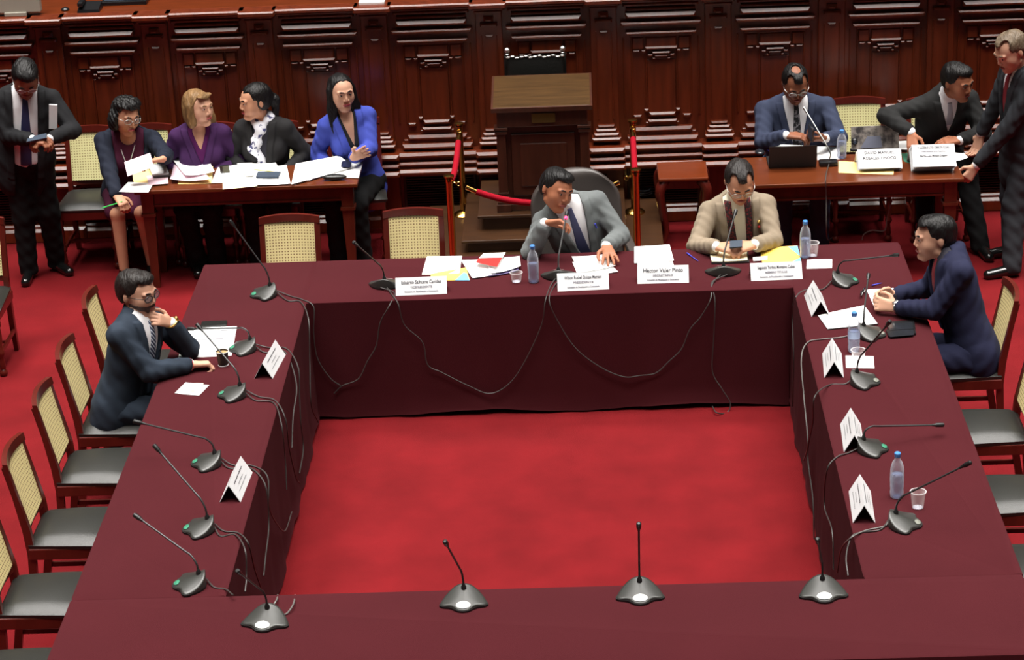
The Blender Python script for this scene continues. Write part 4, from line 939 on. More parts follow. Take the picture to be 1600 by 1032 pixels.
def surface(F, g, name, m, parent, origin):
    I = F < 0; nx, ny, nz = F.shape
    s = I[:-1, :-1, :-1].astype(np.int8)
    cnt = sum(I[a:nx-1+a, b:ny-1+b, c:nz-1+c].astype(np.int8) for a in (0, 1) for b in (0, 1) for c in (0, 1))
    act = (cnt > 0) & (cnt < 8); idx = np.argwhere(act)
    if len(idx) < 8: return None
    vid = np.full(act.shape, -1, np.int32); vid[act] = np.arange(len(idx))
    co = [(a, b, c) for a in (0, 1) for b in (0, 1) for c in (0, 1)]
    val = {c: F[idx[:, 0]+c[0], idx[:, 1]+c[1], idx[:, 2]+c[2]] for c in co}
    acc = np.zeros((len(idx), 3)); num = np.zeros(len(idx))
    for a in co:
        for ax in range(3):
            if a[ax] == 0:
                b = list(a); b[ax] = 1; b = tuple(b); va, vb = val[a], val[b]; cr = (va < 0) != (vb < 0)
                t = np.where(cr, va/np.where(cr, va-vb, 1), 0); P = np.zeros((len(idx), 3)); P[:] = a; P[:, ax] += t
                acc += P*cr[:, None]; num += cr
    V_ = (idx+acc/num[:, None])*g.h+g.lo-np.asarray(origin)
    quads = []
    for ax in range(3):
        o1, o2 = [(1, 2), (2, 0), (0, 1)][ax]
        sa = [slice(None)]*3; sb = [slice(None)]*3; sa[ax] = slice(0, -1); sb[ax] = slice(1, None)
        A, Bq = I[tuple(sa)], I[tuple(sb)]; cr = np.argwhere(A != Bq); cr = cr[(cr[:, o1] > 0) & (cr[:, o2] > 0) & (cr[:, o1] < F.shape[o1]-1) & (cr[:, o2] < F.shape[o2]-1)]
        if not len(cr): continue
        fl = A[cr[:, 0], cr[:, 1], cr[:, 2]]
        q = []
        for d1, d2 in ((0, 0), (-1, 0), (-1, -1), (0, -1)):
            c = cr.copy(); c[:, o1] += d1; c[:, o2] += d2; q.append(vid[c[:, 0], c[:, 1], c[:, 2]])
        q = np.stack(q, 1); q[~fl] = q[~fl][:, ::-1]; quads.append(q)
    Q = np.concatenate(quads); Q = Q[(Q >= 0).all(1)]
    me = bpy.data.meshes.new(name); me.vertices.add(len(V_)); me.vertices.foreach_set('co', V_.astype(F4).ravel())
    me.loops.add(Q.size); me.loops.foreach_set('vertex_index', Q.astype(np.int32).ravel()); me.polygons.add(len(Q)); me.polygons.foreach_set('loop_start', np.arange(0, Q.size, 4, dtype=np.int32))
    me.update(calc_edges=True); me.validate()
    return obj(name, me, m, parent, 'all')
def build(name, prims, h, m, parent, origin, inflate=0, cut=None, pad=.03, extra=()):
    lo, hi = bounds(list(prims)+list(extra), pad+inflate); g = Grid(lo, hi, h); F = g.union(prims, .05+inflate)-inflate
    if cut is not None: F = cut(F, g)
    return surface(F, g, name, m, parent, origin)

def skin(n, c): MT[n] = mat(n, c, .55, noise=.06, nscale=14, spec=.35); MT[n].node_tree.nodes['Principled BSDF'].inputs['Subsurface Weight'].default_value = .0; return n
def suit(n, c, nz=.12): MT[n] = mat(n, c, .85, noise=nz, nscale=9, bump=.35, bscale=14, spec=.15, sheen=.0); return n
def hairm(n, c): MT[n] = mat(n, c, .5, noise=.35, nscale=40, bump=.9, bscale=90, spec=.3, stretch=(1, .35, .35)); return n
MT['eye_white'] = mat('eye_white', (178, 160, 150), .4); MT['iris'] = mat('iris', (34, 20, 14), .2); MT['lips'] = mat('lips', (140, 72, 64), .5); MT['lips_red'] = mat('lips_red', (156, 60, 62), .45)
MT['stubble'] = mat('stubble', (74, 54, 46), .8, noise=.3, nscale=60)
MT['shoe'] = mat('shoe', (16, 16, 16), .2, coat=.6); MT['shirt_white'] = mat('shirt_white', (226, 224, 226), .8, bump=.25, bscale=18)

def ik(S, W, l1, l2, hint):
    d = W-S; L = np.linalg.norm(d)
    if L > (l1+l2)*.998: k = L/((l1+l2)*.998); l1 *= k; l2 *= k
    u = d/L; a = (l1*l1-l2*l2+L*L)/(2*L); h = math.sqrt(max(l1*l1-a*a, 0)); n = np.asarray(hint, float); n = n-u*(n@u); n = nrm(n)
    return S+u*a+n*h
def hand(W, dirn, palm, curl=.5, side=1, sc=1.0, spread=.12, thumb=.6):
    """W wrist, dirn along the palm, palm = palm normal, side = +1 when the thumb is on cross(dirn,palm) side"""
    d = nrm(dirn); n = np.asarray(palm, float); n = nrm(n-d*(n@d)); s = np.cross(d, n)*side; P = []
    W = np.asarray(W, float); L = .085*sc
    for k in (-.026, -.009, .009, .026):
        P.append(cap_(W+s*k*.55*sc, W+d*L+s*k*sc, .0145*sc, .0125*sc, .014))
    lens = [(.028, .038, .024, .018), (.010, .043, .027, .020), (-.009, .040, .025, .019), (-.027, .031, .019, .016)]
    for i, (k, a, b, c) in enumerate(lens):
        p = W+d*L+s*k*sc; th = 0; dd = nrm(d+s*(k/.028)*spread)
        for j, ln in enumerate((a, b, c)):
            th += curl*(.75, 1.0, .7)[j]*(1+.08*i)
            v = nrm(dd*math.cos(th)+n*math.sin(th)); q = p+v*ln*sc
            P.append(cap_(p, q, (.0098-.0008*j)*sc, (.0092-.0010*j)*sc, .004)); p = q
    t0 = W+d*.022*sc+s*.024*sc; v1 = nrm(d*.55+s*.75+n*.35*thumb); t1 = t0+v1*.040*sc; v2 = nrm(d*.9+s*.25+n*.55*thumb); t2 = t1+v2*.032*sc
    v3 = nrm(d*.9-s*.1+n*.7*thumb)
    P += [cap_(t0, t1, .0150*sc, .0115*sc, .012), cap_(t1, t2, .0108*sc, .0098*sc, .004), cap_(t2, t2+v3*.024*sc, .0098*sc, .0085*sc, .004)]
    return P
def rot_head(yaw, pitch, roll):
    y, p, r = R(yaw), R(pitch), R(roll)
    f = np.array([math.sin(y), -math.cos(y), 0.]); l = np.array([math.cos(y), math.sin(y), 0.]); u = np.array([0, 0, 1.])
    f2 = f*math.cos(p)-u*math.sin(p); u2 = u*math.cos(p)+f*math.sin(p)
    l3 = l*math.cos(r)+u2*math.sin(r); u3 = u2*math.cos(r)-l*math.sin(r)
    return np.array([l3, f2, u3])     # rows: person's left, front, up
def head_prims(H, Rm, sc, fat=1.0, female=False):
    L = lambda x, y, z: H+(Rm.T@np.array([x, y, z]))*sc
    E = lambda c, r, k=.02: ell(L(*c), np.array(r)*sc, Rm, k)
    K = lambda a, b, ra, rb=None, k=.01: cap_(L(*a), L(*b), ra*sc, (ra if rb is None else rb)*sc, k)
    j = .94 if female else 1.0
    P = [E((0, -.012, .035), (.076, .096, .080)), E((0, .018, .01), (.070, .078, .09)),
         E((0, .032, -.045), (.056*fat*j, .058, .062), .03), K((0, .068, -.098), (0, .078, -.094), .021*j, None, .02),
         K((-.050*fat*j, .0, -.06), (-.018, .062, -.10), .017, .016, .02), K((.050*fat*j, .0, -.06), (.018, .062, -.10), .017, .016, .02),
         E((-.038, .052, -.026), (.028*fat, .028, .032), .03), E((.038, .052, -.026), (.028*fat, .028, .032), .03),
         K((-.044, .083, .026), (-.012, .093, .024), .009, .009, .012), K((.044, .083, .026), (.012, .093, .024), .009, .009, .012),
         K((0, .091, .016), (0, .1055, -.022), .0082*j, .0102*j, .009), E((-.013, .099, -.030), (.009, .009, .007), .006), E((.013, .099, -.030), (.009, .009, .007), .006),
         K((-.020, .086, -.060), (.020, .086, -.060), .010, None, .01),
         E((-.077, -.012, -.002), (.008, .016, .027), .004), E((.077, -.012, -.002), (.008, .016, .027), .004),
         E((-.032, .083, .006), (.014, .009, .009), .004), E((.032, .083, .006), (.014, .009, .009), .004)]
    return P, L, E, K

def person(label, N, P, H, hr, lat, WA, WB, sty, hA=None, hB=None, eA=None, eB=None, KA=None, KB=None, AA=None, AB=None, sc=1.0, hs=1.08, base=None, drop=.062, sw=.158, tA=None, tB=None):
    """N neck base, P pelvis, H centre of the skull, lat = direction to the person's left; A is the person's right side, B the left"""
    N, P, H = (np.array(tuple(v), float) for v in (N, P, H)); up = nrm(N-P); lat = nrm(np.array(lat, float)-up*(np.array(lat, float)@up)); fr = np.cross(lat, up)
    base = (P[0], P[1], 0) if base is None else base
    t = thing('person', label, 'person', base); O = base
    Rt = np.array([lat, fr, up]); wd = sty.get('wide', 1)*sc; bl = sty.get('belly', 1)
    TL = np.linalg.norm(N-P)
    SA = N-lat*sw*wd-up*drop*sc; SB = N+lat*sw*wd-up*drop*sc
    WA, WB = np.array(tuple(WA), float), np.array(tuple(WB), float)
    dn = np.array([0, 0, -1.])
    EA = ik(SA, WA, .262*sc, .238*sc, eA if eA is not None else dn-lat*.3-fr*.2); EB = ik(SB, WB, .262*sc, .238*sc, eB if eB is not None else dn+lat*.3-fr*.2)
    torso = [ell(N-up*.17*sc+fr*.012, (.158*wd, .112*sc, .20*sc), Rt, .04), ell(P+up*TL*.42+fr*.012*bl, (.142*wd*(1+.5*(bl-1)), .112*bl*sc, .18*sc), Rt, .05), ell(P+up*.02, (.165*wd, .125*sc*(1+.4*(bl-1)), .13*sc), Rt, .05),
             cap_(N-up*.055-lat*.05, SA, .060*sc, .052*sc, .04), cap_(N-up*.055+lat*.05, SB, .060*sc, .052*sc, .04), cap_(N-up*.03-fr*.012, N-up*.08, .058*sc, .075*sc, .05), cap_(N-up*.005-fr*.01, SA*.55+N*.45, .045*sc, .045*sc, .05), cap_(N-up*.005-fr*.01, SB*.55+N*.45, .045*sc, .045*sc, .05)]
    if sty.get('bust'): torso += [ell(N-up*.20+fr*.085+lat*s*.07, (.065, .055, .065), Rt, .05) for s in (-1, 1)]
    armA = [cap_(SA, EA, .046*sc, .038*sc, .03), cap_(EA, WA, .037*sc, .027*sc, .02)]; armB = [cap_(SB, EB, .046*sc, .038*sc, .03), cap_(EB, WB, .037*sc, .027*sc, .02)]
    # head
    Rm = rot_head(*hr); hp, L, E, K = head_prims(H, Rm, hs, sty.get('fat', 1), sty.get('female'))
    nk = .05 if sty.get('female') else .058
    neck = [cap_(N-up*.03, L(0, -.02, -.045), nk*sc, nk*.95*sc, .02)]
    # legs
    HA, HB = P-lat*.085*sc, P+lat*.085*sc; legs = []
    if KA is not None:
        KA, KB, AA, AB = (np.array(tuple(v), float) for v in (KA, KB, AA, AB))
        legs = [cap_(HA, KA, .082*sc*sty.get('leg', 1), .055*sc, .03), cap_(KA, AA, .054*sc, .036*sc, .02), cap_(HB, KB, .082*sc*sty.get('leg', 1), .055*sc, .03), cap_(KB, AB, .054*sc, .036*sc, .02)]
        toe = []
        for K_, A_, tv in ((KA, AA, tA), (KB, AB, tB)):
            tv = fr*np.array([1, 1, 0]) if tv is None else np.array(tv, float); tv = nrm(tv); toe.append(tv)
            legs.append(cap_(A_-np.array([0, 0, .03]), np.array([A_[0], A_[1], .028])+tv*.10*sc, .026*sc, .018*sc, .01))
    hands = []
    for W, E_, hh, sd in ((WA, EA, hA, 1), (WB, EB, hB, -1)):
        hh = hh or {}; d = hh.get('d', W-E_); hands += hand(W+nrm(d)*.012, d, hh.get('n', dn), hh.get('c', .5), sd*hh.get('s', 1), sc*hh.get('sc', 1.06), hh.get('sp', .12), hh.get('t', .6))
    body = torso+neck+armA+armB+legs+hands+hp
    build('body', body, .0052, sty['skin'], t, O)
    # eyes, brows, lips
    for s in (-1, 1):
        if sty.get('eyes', True):
            o = build('eye', [E((s*.031, .0862, .006), (.0130, .008, .0056))], .003, 'eye_white', t, O, pad=.01)
            build('iris', [E((s*.031+sty.get('look', 0), .0935, .0062), (.0058, .004, .0058))], .002, 'iris', o, (0, 0, 0), pad=.008) if False else None
            b2 = B(); bmesh.ops.create_uvsphere(b2, u_segments=10, v_segments=8, radius=.0058*hs, matrix=Matrix.Translation(Vector(L(s*.031+sty.get('look', 0), .0905, .0062)-np.array(O)))); 
            obj('iris', b2, 'iris', o, 'all')
        bd = (K((s*.014, .0985, .027), (s*.032, .096, .032), .0042, .0046, .004), K((s*.032, .096, .032), (s*.05, .082, .027), .0046, .003, .004))
        build('eyebrow', list(bd), .003, sty['hair_m'], t, O, pad=.01)
    build('lips', [K((-.021, .0925, -.060), (0, .100, -.0575), .0052, .006, .003), K((.021, .0925, -.060), (0, .100, -.0575), .0052, .006, .003), K((-.014, .0945, -.066), (.014, .0945, -.066), .0055, .0055, .004)], .003, sty.get('lips', 'lips'), t, O, pad=.01)
    # local coordinates of the head and the torso on a grid
    def loc(g, o, M_):
        x, y, z = g.X-o[0], g.Y-o[1], g.Z-o[2]
        return [(M_[i, 0]*x+M_[i, 1]*y+M_[i, 2]*z) for i in range(3)]
    # hair
    hk = sty['hair']; HX = [E((0, -.016, .042), (.083, .102, .084)), E((0, -.03, .0), (.080, .086, .075))]
    hl = sty.get('hairline', .068); side_z = sty.get('side_z', -.012)
    def haircut(F, g):
        x, y, z = [q/hs for q in loc(g, H, Rm)]
        nzv = (.006*np.sin(x*120+z*70)*np.sin(z*110+y*120)) if hk == 'bob' else .0025*np.sin(x*90+y*35)*np.sin(y*60+z*45)
        F = F+nzv
        face = np.minimum(y-(.035+.25*np.clip(z-.02, 0, .1)), hl-z+sty.get('arch', .35)*np.abs(x))       # open face
        F = np.maximum(F, face)
        if hk in ('short', 'bald'):
            F = np.maximum(F, (side_z-.045*np.clip(-y*18, 0, 1.2))-z)
            F = np.maximum(F, np.minimum(y+.005, .012-z))
            F = np.maximum(F, -(np.sqrt((np.abs(x)-.08)**2+(y+.012)**2*1.0+(z+.004)**2)-.024))
        if sty.get('crown'):
            F = np.maximum(F, -(np.sqrt((x/.036)**2+((y+.012)/.042)**2+((z-.128)/.03)**2)-1)*.03)
        if sty.get('recede'):
            F = np.maximum(F, -(np.sqrt(((np.abs(x)-.048)/.024)**2+((y-.062)/.04)**2+((z-.09)/.04)**2)-1)*.02)
        return F
    if hk == 'short':
        HX.append(E((0, .03, .088), (.062, .052, .034))); HX.append(E((sty.get('part', .02), .055, .085), (.045, .03, .022)))
    if hk == 'bald': HX += [E((0, -.018, .036), (.084, .100, .082)), E((0, -.03, .0), (.081, .086, .075))]
    if hk == 'bob':
        HX += [E((-.075, -.01, -.03), (.035, .055, .07)), E((.075, -.01, -.03), (.035, .055, .07)), E((0, -.05, -.03), (.085, .06, .085)), E((0, .01, .09), (.09, .08, .045)), E((-.04, .06, .075), (.04, .03, .03)), E((.05, .055, .065), (.03, .03, .03))]
    if hk == 'long':
        HX += [K((-.07, .0, .02), (-.082, .02, -.10), .032, .030, .03), K((-.082, .02, -.10), (-.088, .07, -.31), .032, .024, .03), K((.07, .0, .02), (.082, .02, -.10), .03, .03, .03), K((.082, .02, -.10), (.082, .085, -.30), .03, .022, .03), E((0, -.06, -.06), (.08, .05, .12)), E((0, -.07, -.18), (.09, .035, .12))]
    if hk == 'blond':
        HX += [K((-.07, .0, .02), (-.08, .01, -.09), .03, .03, .03), K((.07, .01, .02), (.085, .03, -.09), .028, .026, .03), K((.085, .03, -.09), (.10, .06, -.20), .028, .014, .03), E((0, -.06, -.04), (.08, .05, .10)), K((-.05, .075, .075), (.045, .07, .08), .022, .022, .02)]
    if hk == 'pony':
        HX += [K((0, -.10, .02), (.01, -.13, -.02), .03, .034, .02), K((.01, -.13, -.02), (.03, -.12, -.14), .032, .018, .02)]
    build('hair', HX, .005, sty['hair_m'], t, O, cut=haircut)
    if sty.get('beard'):
        def bc(F, g):
            x, y, z = [q/hs for q in loc(g, H, Rm)]
            F = np.maximum(F, z+.042-.3*np.clip(np.abs(x)-.035, 0, .1)); F = np.maximum(F, -.005-y)
            F = np.maximum(F, -(np.sqrt((x/.022)**2+((y-.1)/.03)**2+((z+.062)/.008)**2)-1)*.008); return F
        build('beard', [p for p in hp], .004, 'stubble', t, O, inflate=.0022, cut=bc)
    # glasses
    if sty.get('glasses'):
        gl = thing('tmp', None, None); gl.name = 'eyeglasses'; gl.parent = t
        TV = lambda x, y, z: Vector(L(x, y, z)-np.array(O)); zc = sty.get('gz', .002)
        for s in (-1, 1):
            bm = B(); rp = [TV(s*.034+.025*math.cos(a*math.pi/10), .107-.15*abs(s*.034+.025*math.cos(a*math.pi/10)) , zc+.017*math.sin(a*math.pi/10)) for a in range(21)]
            tube(bm, rp, sty.get('gr', .0022), 6); obj('glasses_rim', bm, sty['glasses'], gl, 'all')
            bm = B(); bm.faces.new([bm.verts.new(p) for p in rp[:-1]]); obj('lens', bm, 'lens', gl)
            bm = B(); tube(bm, [TV(s*.058, .097, zc+.006), TV(s*.078, .06, zc+.008), TV(s*.081, -.01, .008)], .002, 6); obj('temple', bm, sty['glasses'], gl, 'all')
        bm = B(); tube(bm, [TV(-.01, .106, zc+.004), TV(.01, .106, zc+.004)], .002, 6); obj('bridge', bm, sty['glasses'], gl, 'all')
    # clothing
    ow = sty.get('open', .07); oh = sty.get('open_h', .36); lo_ = sty.get('lo', 0)   # half width of the opening at the neck, depth at which it closes, width below
    def tl(g): return loc(g, N, Rt)
    def wedge(g):
        a, f, u = tl(g); w_ = lo_+(ow-lo_)*np.clip(1+u/oh, 0, 1); return np.abs(a-sty.get('shift', 0))-w_, a, f, u
    jm = sty['jacket']
    neckcut = cap_(N-up*.03+fr*.02, L(0, .0, .0), .054, .062, .01)
    if jm:
        hem = []
        if sty.get('hem'): hem = [cap_(P+up*.10, P-up*sty['hem'], .150*wd, .168*wd, .05, fr, 1.35)]
        slv = [cap_(SA, EA, .053*sc, .046*sc, .03), cap_(SB, EB, .053*sc, .046*sc, .03), cap_(EA, EA+(WA-EA)*.89, .045*sc, .035*sc, .02), cap_(EB, EB+(WB-EB)*.89, .045*sc, .035*sc, .02)]
        cb = [N+lat*.066+fr*.03-up*.01, N+lat*.05-fr*.035+up*.022, N-fr*.062+up*.034, N-lat*.05-fr*.035+up*.022, N-lat*.066+fr*.03-up*.01]
        J = torso+hem+[cap_(cb[i], cb[i+1], .016*sc, .016*sc, .015) for i in range(4)]
        def jc(F, g):
            w_, a, f, u = wedge(g)
            wr = .0022*np.sin(u*38+a*24)*np.sin(a*33+f*25)+.0012*np.sin((u+f*.7)*70+a*20)
            F = F+wr
            F = smin(F, np.maximum(np.maximum(F-.011, np.abs(w_-.026)-.024), np.maximum(-f-0, np.maximum(u-.02, -u-oh))), .002)  # lapels
            F = np.maximum(F, -np.maximum(w_, np.maximum(-f+.0, -(u+(9 if sty.get('lo') else oh+.03)))))
            F = np.maximum(F, -pd(neckcut, g.X, g.Y, g.Z))
            if not sty.get('hem'): F = np.maximum(F, -(u+TL+.10))
            Fs = g.union(slv, .08)-.012; a2, f2, u2 = tl(g); Fs = Fs+.0022*np.sin((u2+f2)*75+a2*50)+.0018*np.sin((a2-f2)*85+u2*33)
            return smin(F, Fs, .018)
        build('jacket', J, .0072, jm, t, O, inflate=.014, cut=jc, extra=slv)
        cuffs = sty.get('cuff', 'shirt_white')
        if cuffs:
            for E_, W in ((EA, WA), (EB, WB)):
                d = nrm(W-E_); build('cuff', [cap_(W-d*.07, W-d*.002, .034*sc, .034*sc, .01)], .005, cuffs, t, O)
    st_m = sty.get('shirt', 'shirt_white')
    if st_m:
        def scut(F, g):
            a, f, u = tl(g)
            F = np.maximum(F, -pd(cap_(N+up*.03+fr*.035, L(0, .0, .0), .046 if not sty.get('collar', True) else .030, .05, .01), g.X, g.Y, g.Z)); vn = sty.get('vneck', .0)
            if vn: F = np.maximum(F, -np.maximum(np.abs(a)-.045*np.clip(1+u/vn, 0, 1)-.0, -f))
            return F
        col = [cap_(N-up*.03, N+(L(0, -.02, -.045)-N)*.34, .058*sc, .058*sc, .01)] if sty.get('collar', True) else []
        sl = []
        if not jm: sl = [cap_(SA, EA, .05*sc, .044*sc, .03), cap_(SB, EB, .05*sc, .044*sc, .03)]
        build('shirt', torso+col+sl, .0062, st_m, t, O, inflate=.006, cut=scut)
    if sty.get('tie'):
        def tc_(F, g):
            a, f, u = tl(g); hw = .016+.022*np.clip(-u/.3, 0, 1); sh = sty.get('tshift', 0)*np.clip(-u/.3, 0, 1)
            F = np.maximum(F, np.maximum(np.abs(a-sh)-hw, np.maximum(-f, np.maximum(u-.012, -u-sty.get('tie_l', .45))))); return F
        build('tie', torso+[cap_(N-up*.03+fr*.01, N+up*.02+fr*.03, .04, .036, .02), cap_(N-up*.01+fr*.058, N-up*.035+fr*.075, .014, .011, .01)], .005, sty['tie'], t, O, inflate=.0115, cut=tc_)
    if sty.get('scarf'):
        def sc_(F, g):
            a, f, u = tl(g); return F+.006*np.sin(u*70+a*40)
        q = lambda a, f, u: N+lat*a+fr*f+up*u
        build('scarf', [cap_(q(-.06, .01, .03), q(-.01, .075, .0), .034, .034, .02), cap_(q(.06, .01, .03), q(.01, .075, -.02), .034, .034, .02), cap_(q(-.06, .0, .03), q(.06, -.02, .03), .034, .034, .02), cap_(q(0, .08, -.02), q(-.05, .125, -.15), .036, .042, .02), cap_(q(-.05, .125, -.15), q(.01, .135, -.30), .042, .036, .02)], .006, sty['scarf'], t, O, cut=sc_)
    if sty.get('sash'):
        def sa_(F, g):
            a, f, u = tl(g); w_ = ow*.86*np.clip(1+u/1.4, .5, 1)
            return np.maximum(F, np.maximum(np.abs(np.abs(a)-w_+.012)-.021, np.maximum(-f, np.maximum(u-.03, -u-.36))))
        build('sash', torso+[cap_(N-up*.03, N+up*.03, .062, .06, .02)], .005, sty['sash'], t, O, inflate=.013, cut=sa_)
    if sty.get('dress'):
        def dc(F, g): a, f, u = tl(g); return np.maximum(F, -pd(cap_(N+up*.03+fr*.05, N-up*.01+fr*.06, .055, .055, .01), g.X, g.Y, g.Z))
        build('dress', torso+[cap_(HA, HA+(KA-HA)*.86, .094, .082, .05), cap_(HB, HB+(KB-HB)*.86, .094, .082, .05)], .007, sty['dress'], t, O, inflate=.009, cut=dc)
    elif KA is not None and sty.get('trousers'):
        pr = [ell(P+up*.0, (.165*wd, .125*sc, .12*sc), Rt, .05), cap_(HA, KA, .09*sc, .068*sc, .05), cap_(KA, AA-np.array([0, 0, .03]), .068*sc, .056*sc, .03), cap_(HB, KB, .09*sc, .068*sc, .05), cap_(KB, AB-np.array([0, 0, .03]), .068*sc, .056*sc, .03)]
        def trc(F, g):
            F = F+.004*np.sin(g.Z*60+g.X*30)*np.sin(g.X*40+g.Y*33); return np.maximum(F, .028-g.Z)
        build('trousers', pr, .009, sty['trousers'], t, O, inflate=.008, cut=trc)
    if KA is not None:
        for A_, tv in zip((AA, AB), toe):
            fl = lambda F, g: np.maximum(F, .004-g.Z)
            build('shoe', [cap_((A_[0], A_[1], .045), np.array([A_[0], A_[1], 0])+tv*.17*sc+np.array([0, 0, .028]), .040, .034, .02), cap_(A_*np.array([1, 1, 0])+np.array([0, 0, .03]), A_*np.array([1, 1, 0])+np.array([0, 0, sty.get('shoe_h', .075)]), .040, .036, .02)], .006, 'shoe', t, O, cut=fl)
    return dict(t=t, N=N, P=P, up=up, lat=lat, fr=fr, EA=EA, EB=EB, WA=WA, WB=WB, O=np.array(O, float), L=L)
def yl(a): return (math.cos(R(a)), math.sin(R(a)), 0)     # direction of the left shoulder for a person facing yaw a (0 = towards the viewer)

SK1 = skin('skin_warm', (196, 142, 112)); SK2 = skin('skin_tan', (160, 102, 74)); SK3 = skin('skin_fair', (202, 154, 128)); SK4 = skin('skin_brown', (138, 86, 62))
HB_ = hairm('hair_black', (15, 13, 13)); HD = hairm('hair_dark', (30, 25, 23)); HG = hairm('hair_grey', (98, 84, 68)); HBl = hairm('hair_blond', (124, 94, 60))
def pattern(n, c1, c2, scale, kind='noise', pos=(.45, .55)):
    m, nt, p = nodes(n); p.inputs['Roughness'].default_value = .8; tc = nt.nodes.new('ShaderNodeTexCoord')
    if kind == 'wave': x = nt.nodes.new('ShaderNodeTexWave'); x.inputs['Scale'].default_value = scale; x.bands_direction = 'DIAGONAL'; out = x.outputs['Fac']
    else: x = nt.nodes.new('ShaderNodeTexVoronoi' if kind == 'vor' else 'ShaderNodeTexNoise'); x.inputs['Scale'].default_value = scale; out = x.outputs['Distance'] if kind == 'vor' else x.outputs['Fac']
    cr = nt.nodes.new('ShaderNodeValToRGB'); cr.color_ramp.elements[0].position, cr.color_ramp.elements[1].position = pos; cr.color_ramp.elements[0].color = lin(c1); cr.color_ramp.elements[1].color = lin(c2)
    nt.links.new(tc.outputs['Object'], x.inputs['Vector']); nt.links.new(out, cr.inputs[0]); nt.links.new(cr.outputs[0], p.inputs['Base Color']); MT[n] = m; return n
A3 = np.array
def vp(px, py, Y): return A3(V(px, py, Y))
def gp(px, py, z): return A3(G(px, py, z))
# ------------------------------------------------------------------ the twelve people and a sliver of another
# man in grey at the middle table, one hand on the microphone
suit('suit_grey', (104, 108, 108)); MT['tie_blue'] = mat('tie_blue', (58, 62, 96), .6)
m6 = person('man in a grey suit speaking into the microphone he holds at the middle table', vp(886, 318, 13.98), (-.02, 14.12, .50), vp(869, 296, 13.88), (36, 9, -14), yl(12), vp(851, 349, 13.68), vp(948, 384, 13.70),
  dict(skin=SK2, hair='short', hair_m=HB_, jacket='suit_grey', tie='tie_blue', trousers='suit_grey', wide=1.12, open=.085, open_h=.46, fat=1.05, look=-.003, tshift=-.01),
  hA=dict(d=(.85, -.15, .12), n=(0, -.5, -.8), c=.7, s=1), hB=dict(d=(.12, -.9, -.15), n=(0, 0, -1), c=.18, sp=.3), eA=(-.5, -.2, -1), eB=(.7, .5, -.6), KA=(-.18, 13.66, .50), KB=(.07, 13.66, .50), AA=(-.22, 13.72, .07), AB=(.06, 13.72, .07))
bm = B(); pz = m6['N']+m6['lat']*.115+m6['fr']*.128-m6['up']*.165-m6['O']; tube(bm, [Vector(pz), Vector(pz+m6['up']*.035)], .005); obj('pocket_pen', bm, 'pen_blue', m6['t'], True)
# man in beige with the patterned sash
suit('suit_beige', (138, 124, 106)); pattern('sash_pattern', (120, 30, 34), (36, 24, 26), 75, 'vor', (.3, .6)); MT['shirt_cream'] = mat('shirt_cream', (222, 214, 190), .8)
m7 = person('man in a beige jacket, patterned sash and glasses looking down at a phone', vp(1151, 312, 14.02), (.93, 14.12, .50), vp(1155, 283, 13.90), (8, 34, 3), yl(2), vp(1118, 385, 13.64), vp(1180, 382, 13.64),
  dict(skin=SK1, hair='short', recede=1, hairline=.078, hair_m=HD, jacket='suit_beige', shirt='shirt_cream', sash='sash_pattern', trousers='suit_beige', wide=1.1, open=.085, open_h=.55, lo=.05, glasses='silver', gz=-.002, eyes=False, gr=.0026),
  hA=dict(d=(.8, -.35, -.05), n=(.2, .3, -1), c=.75), hB=dict(d=(-.8, -.35, -.05), n=(-.2, .3, -1), c=.75), eA=(-.8, .5, -.8), eB=(.8, .5, -.8), KA=(.83, 13.66, .50), KB=(1.05, 13.66, .50), AA=(.83, 13.72, .07), AB=(1.05, 13.72, .07))
for k, c_ in ((.10, 'gold_pin'), (.135, 'paper_red')):
    bm = B(); pz = m7['N']+m7['lat']*.115+m7['fr']*.130-m7['up']*k-m7['O']; bmesh.ops.create_icosphere(bm, subdivisions=2, radius=.011, matrix=Matrix.Translation(pz)); obj('lapel_pin', bm, c_, m7['t'], True)
bm = B()
for sx, uz in ((-.03, -.27), (.03, -.27), (0, -.31), (-.02, -.34), (.025, -.35)): bmesh.ops.create_icosphere(bm, subdivisions=2, radius=.019, matrix=Matrix.Translation(m7['N']+m7['lat']*sx+m7['fr']*.14+m7['up']*uz-m7['O']))
obj('sash_pompoms', bm, mat('pompom', (206, 140, 60), .8), m7['t'], True)
def held(name, label, cat, c, d, n, sx, sy, th, m, glass=None, group=None):
    d = nrm(d); n = np.array(n, float); n = nrm(n-d*(n@d)); s = np.cross(d, n); Mx = Matrix((s, d, n)).transposed().to_4x4()
    t = thing(name, label, cat, tuple(c), 0, group); bm = B(); box(bm, -sx/2, sx/2, -sy/2, sy/2, -th/2, th/2, Mx, 0); o = obj(name+'_body' if name != 'paper_sheet' else 'sheet', bm, m, t)
    if glass: bm = B(); box(bm, -sx*.46, sx*.46, -sy*.46, sy*.46, th/2, th/2+.0012, Mx); obj('phone_screen', bm, glass, t)
    return t
held('phone', 'small blue grey phone in both hands of the man in beige', 'phone', (m7['WA']+m7['WB'])/2+A3([0, -.06, .03]), (1, -.15, .1), (0, -.5, 1), .055, .075, .012, 'phone_glass')
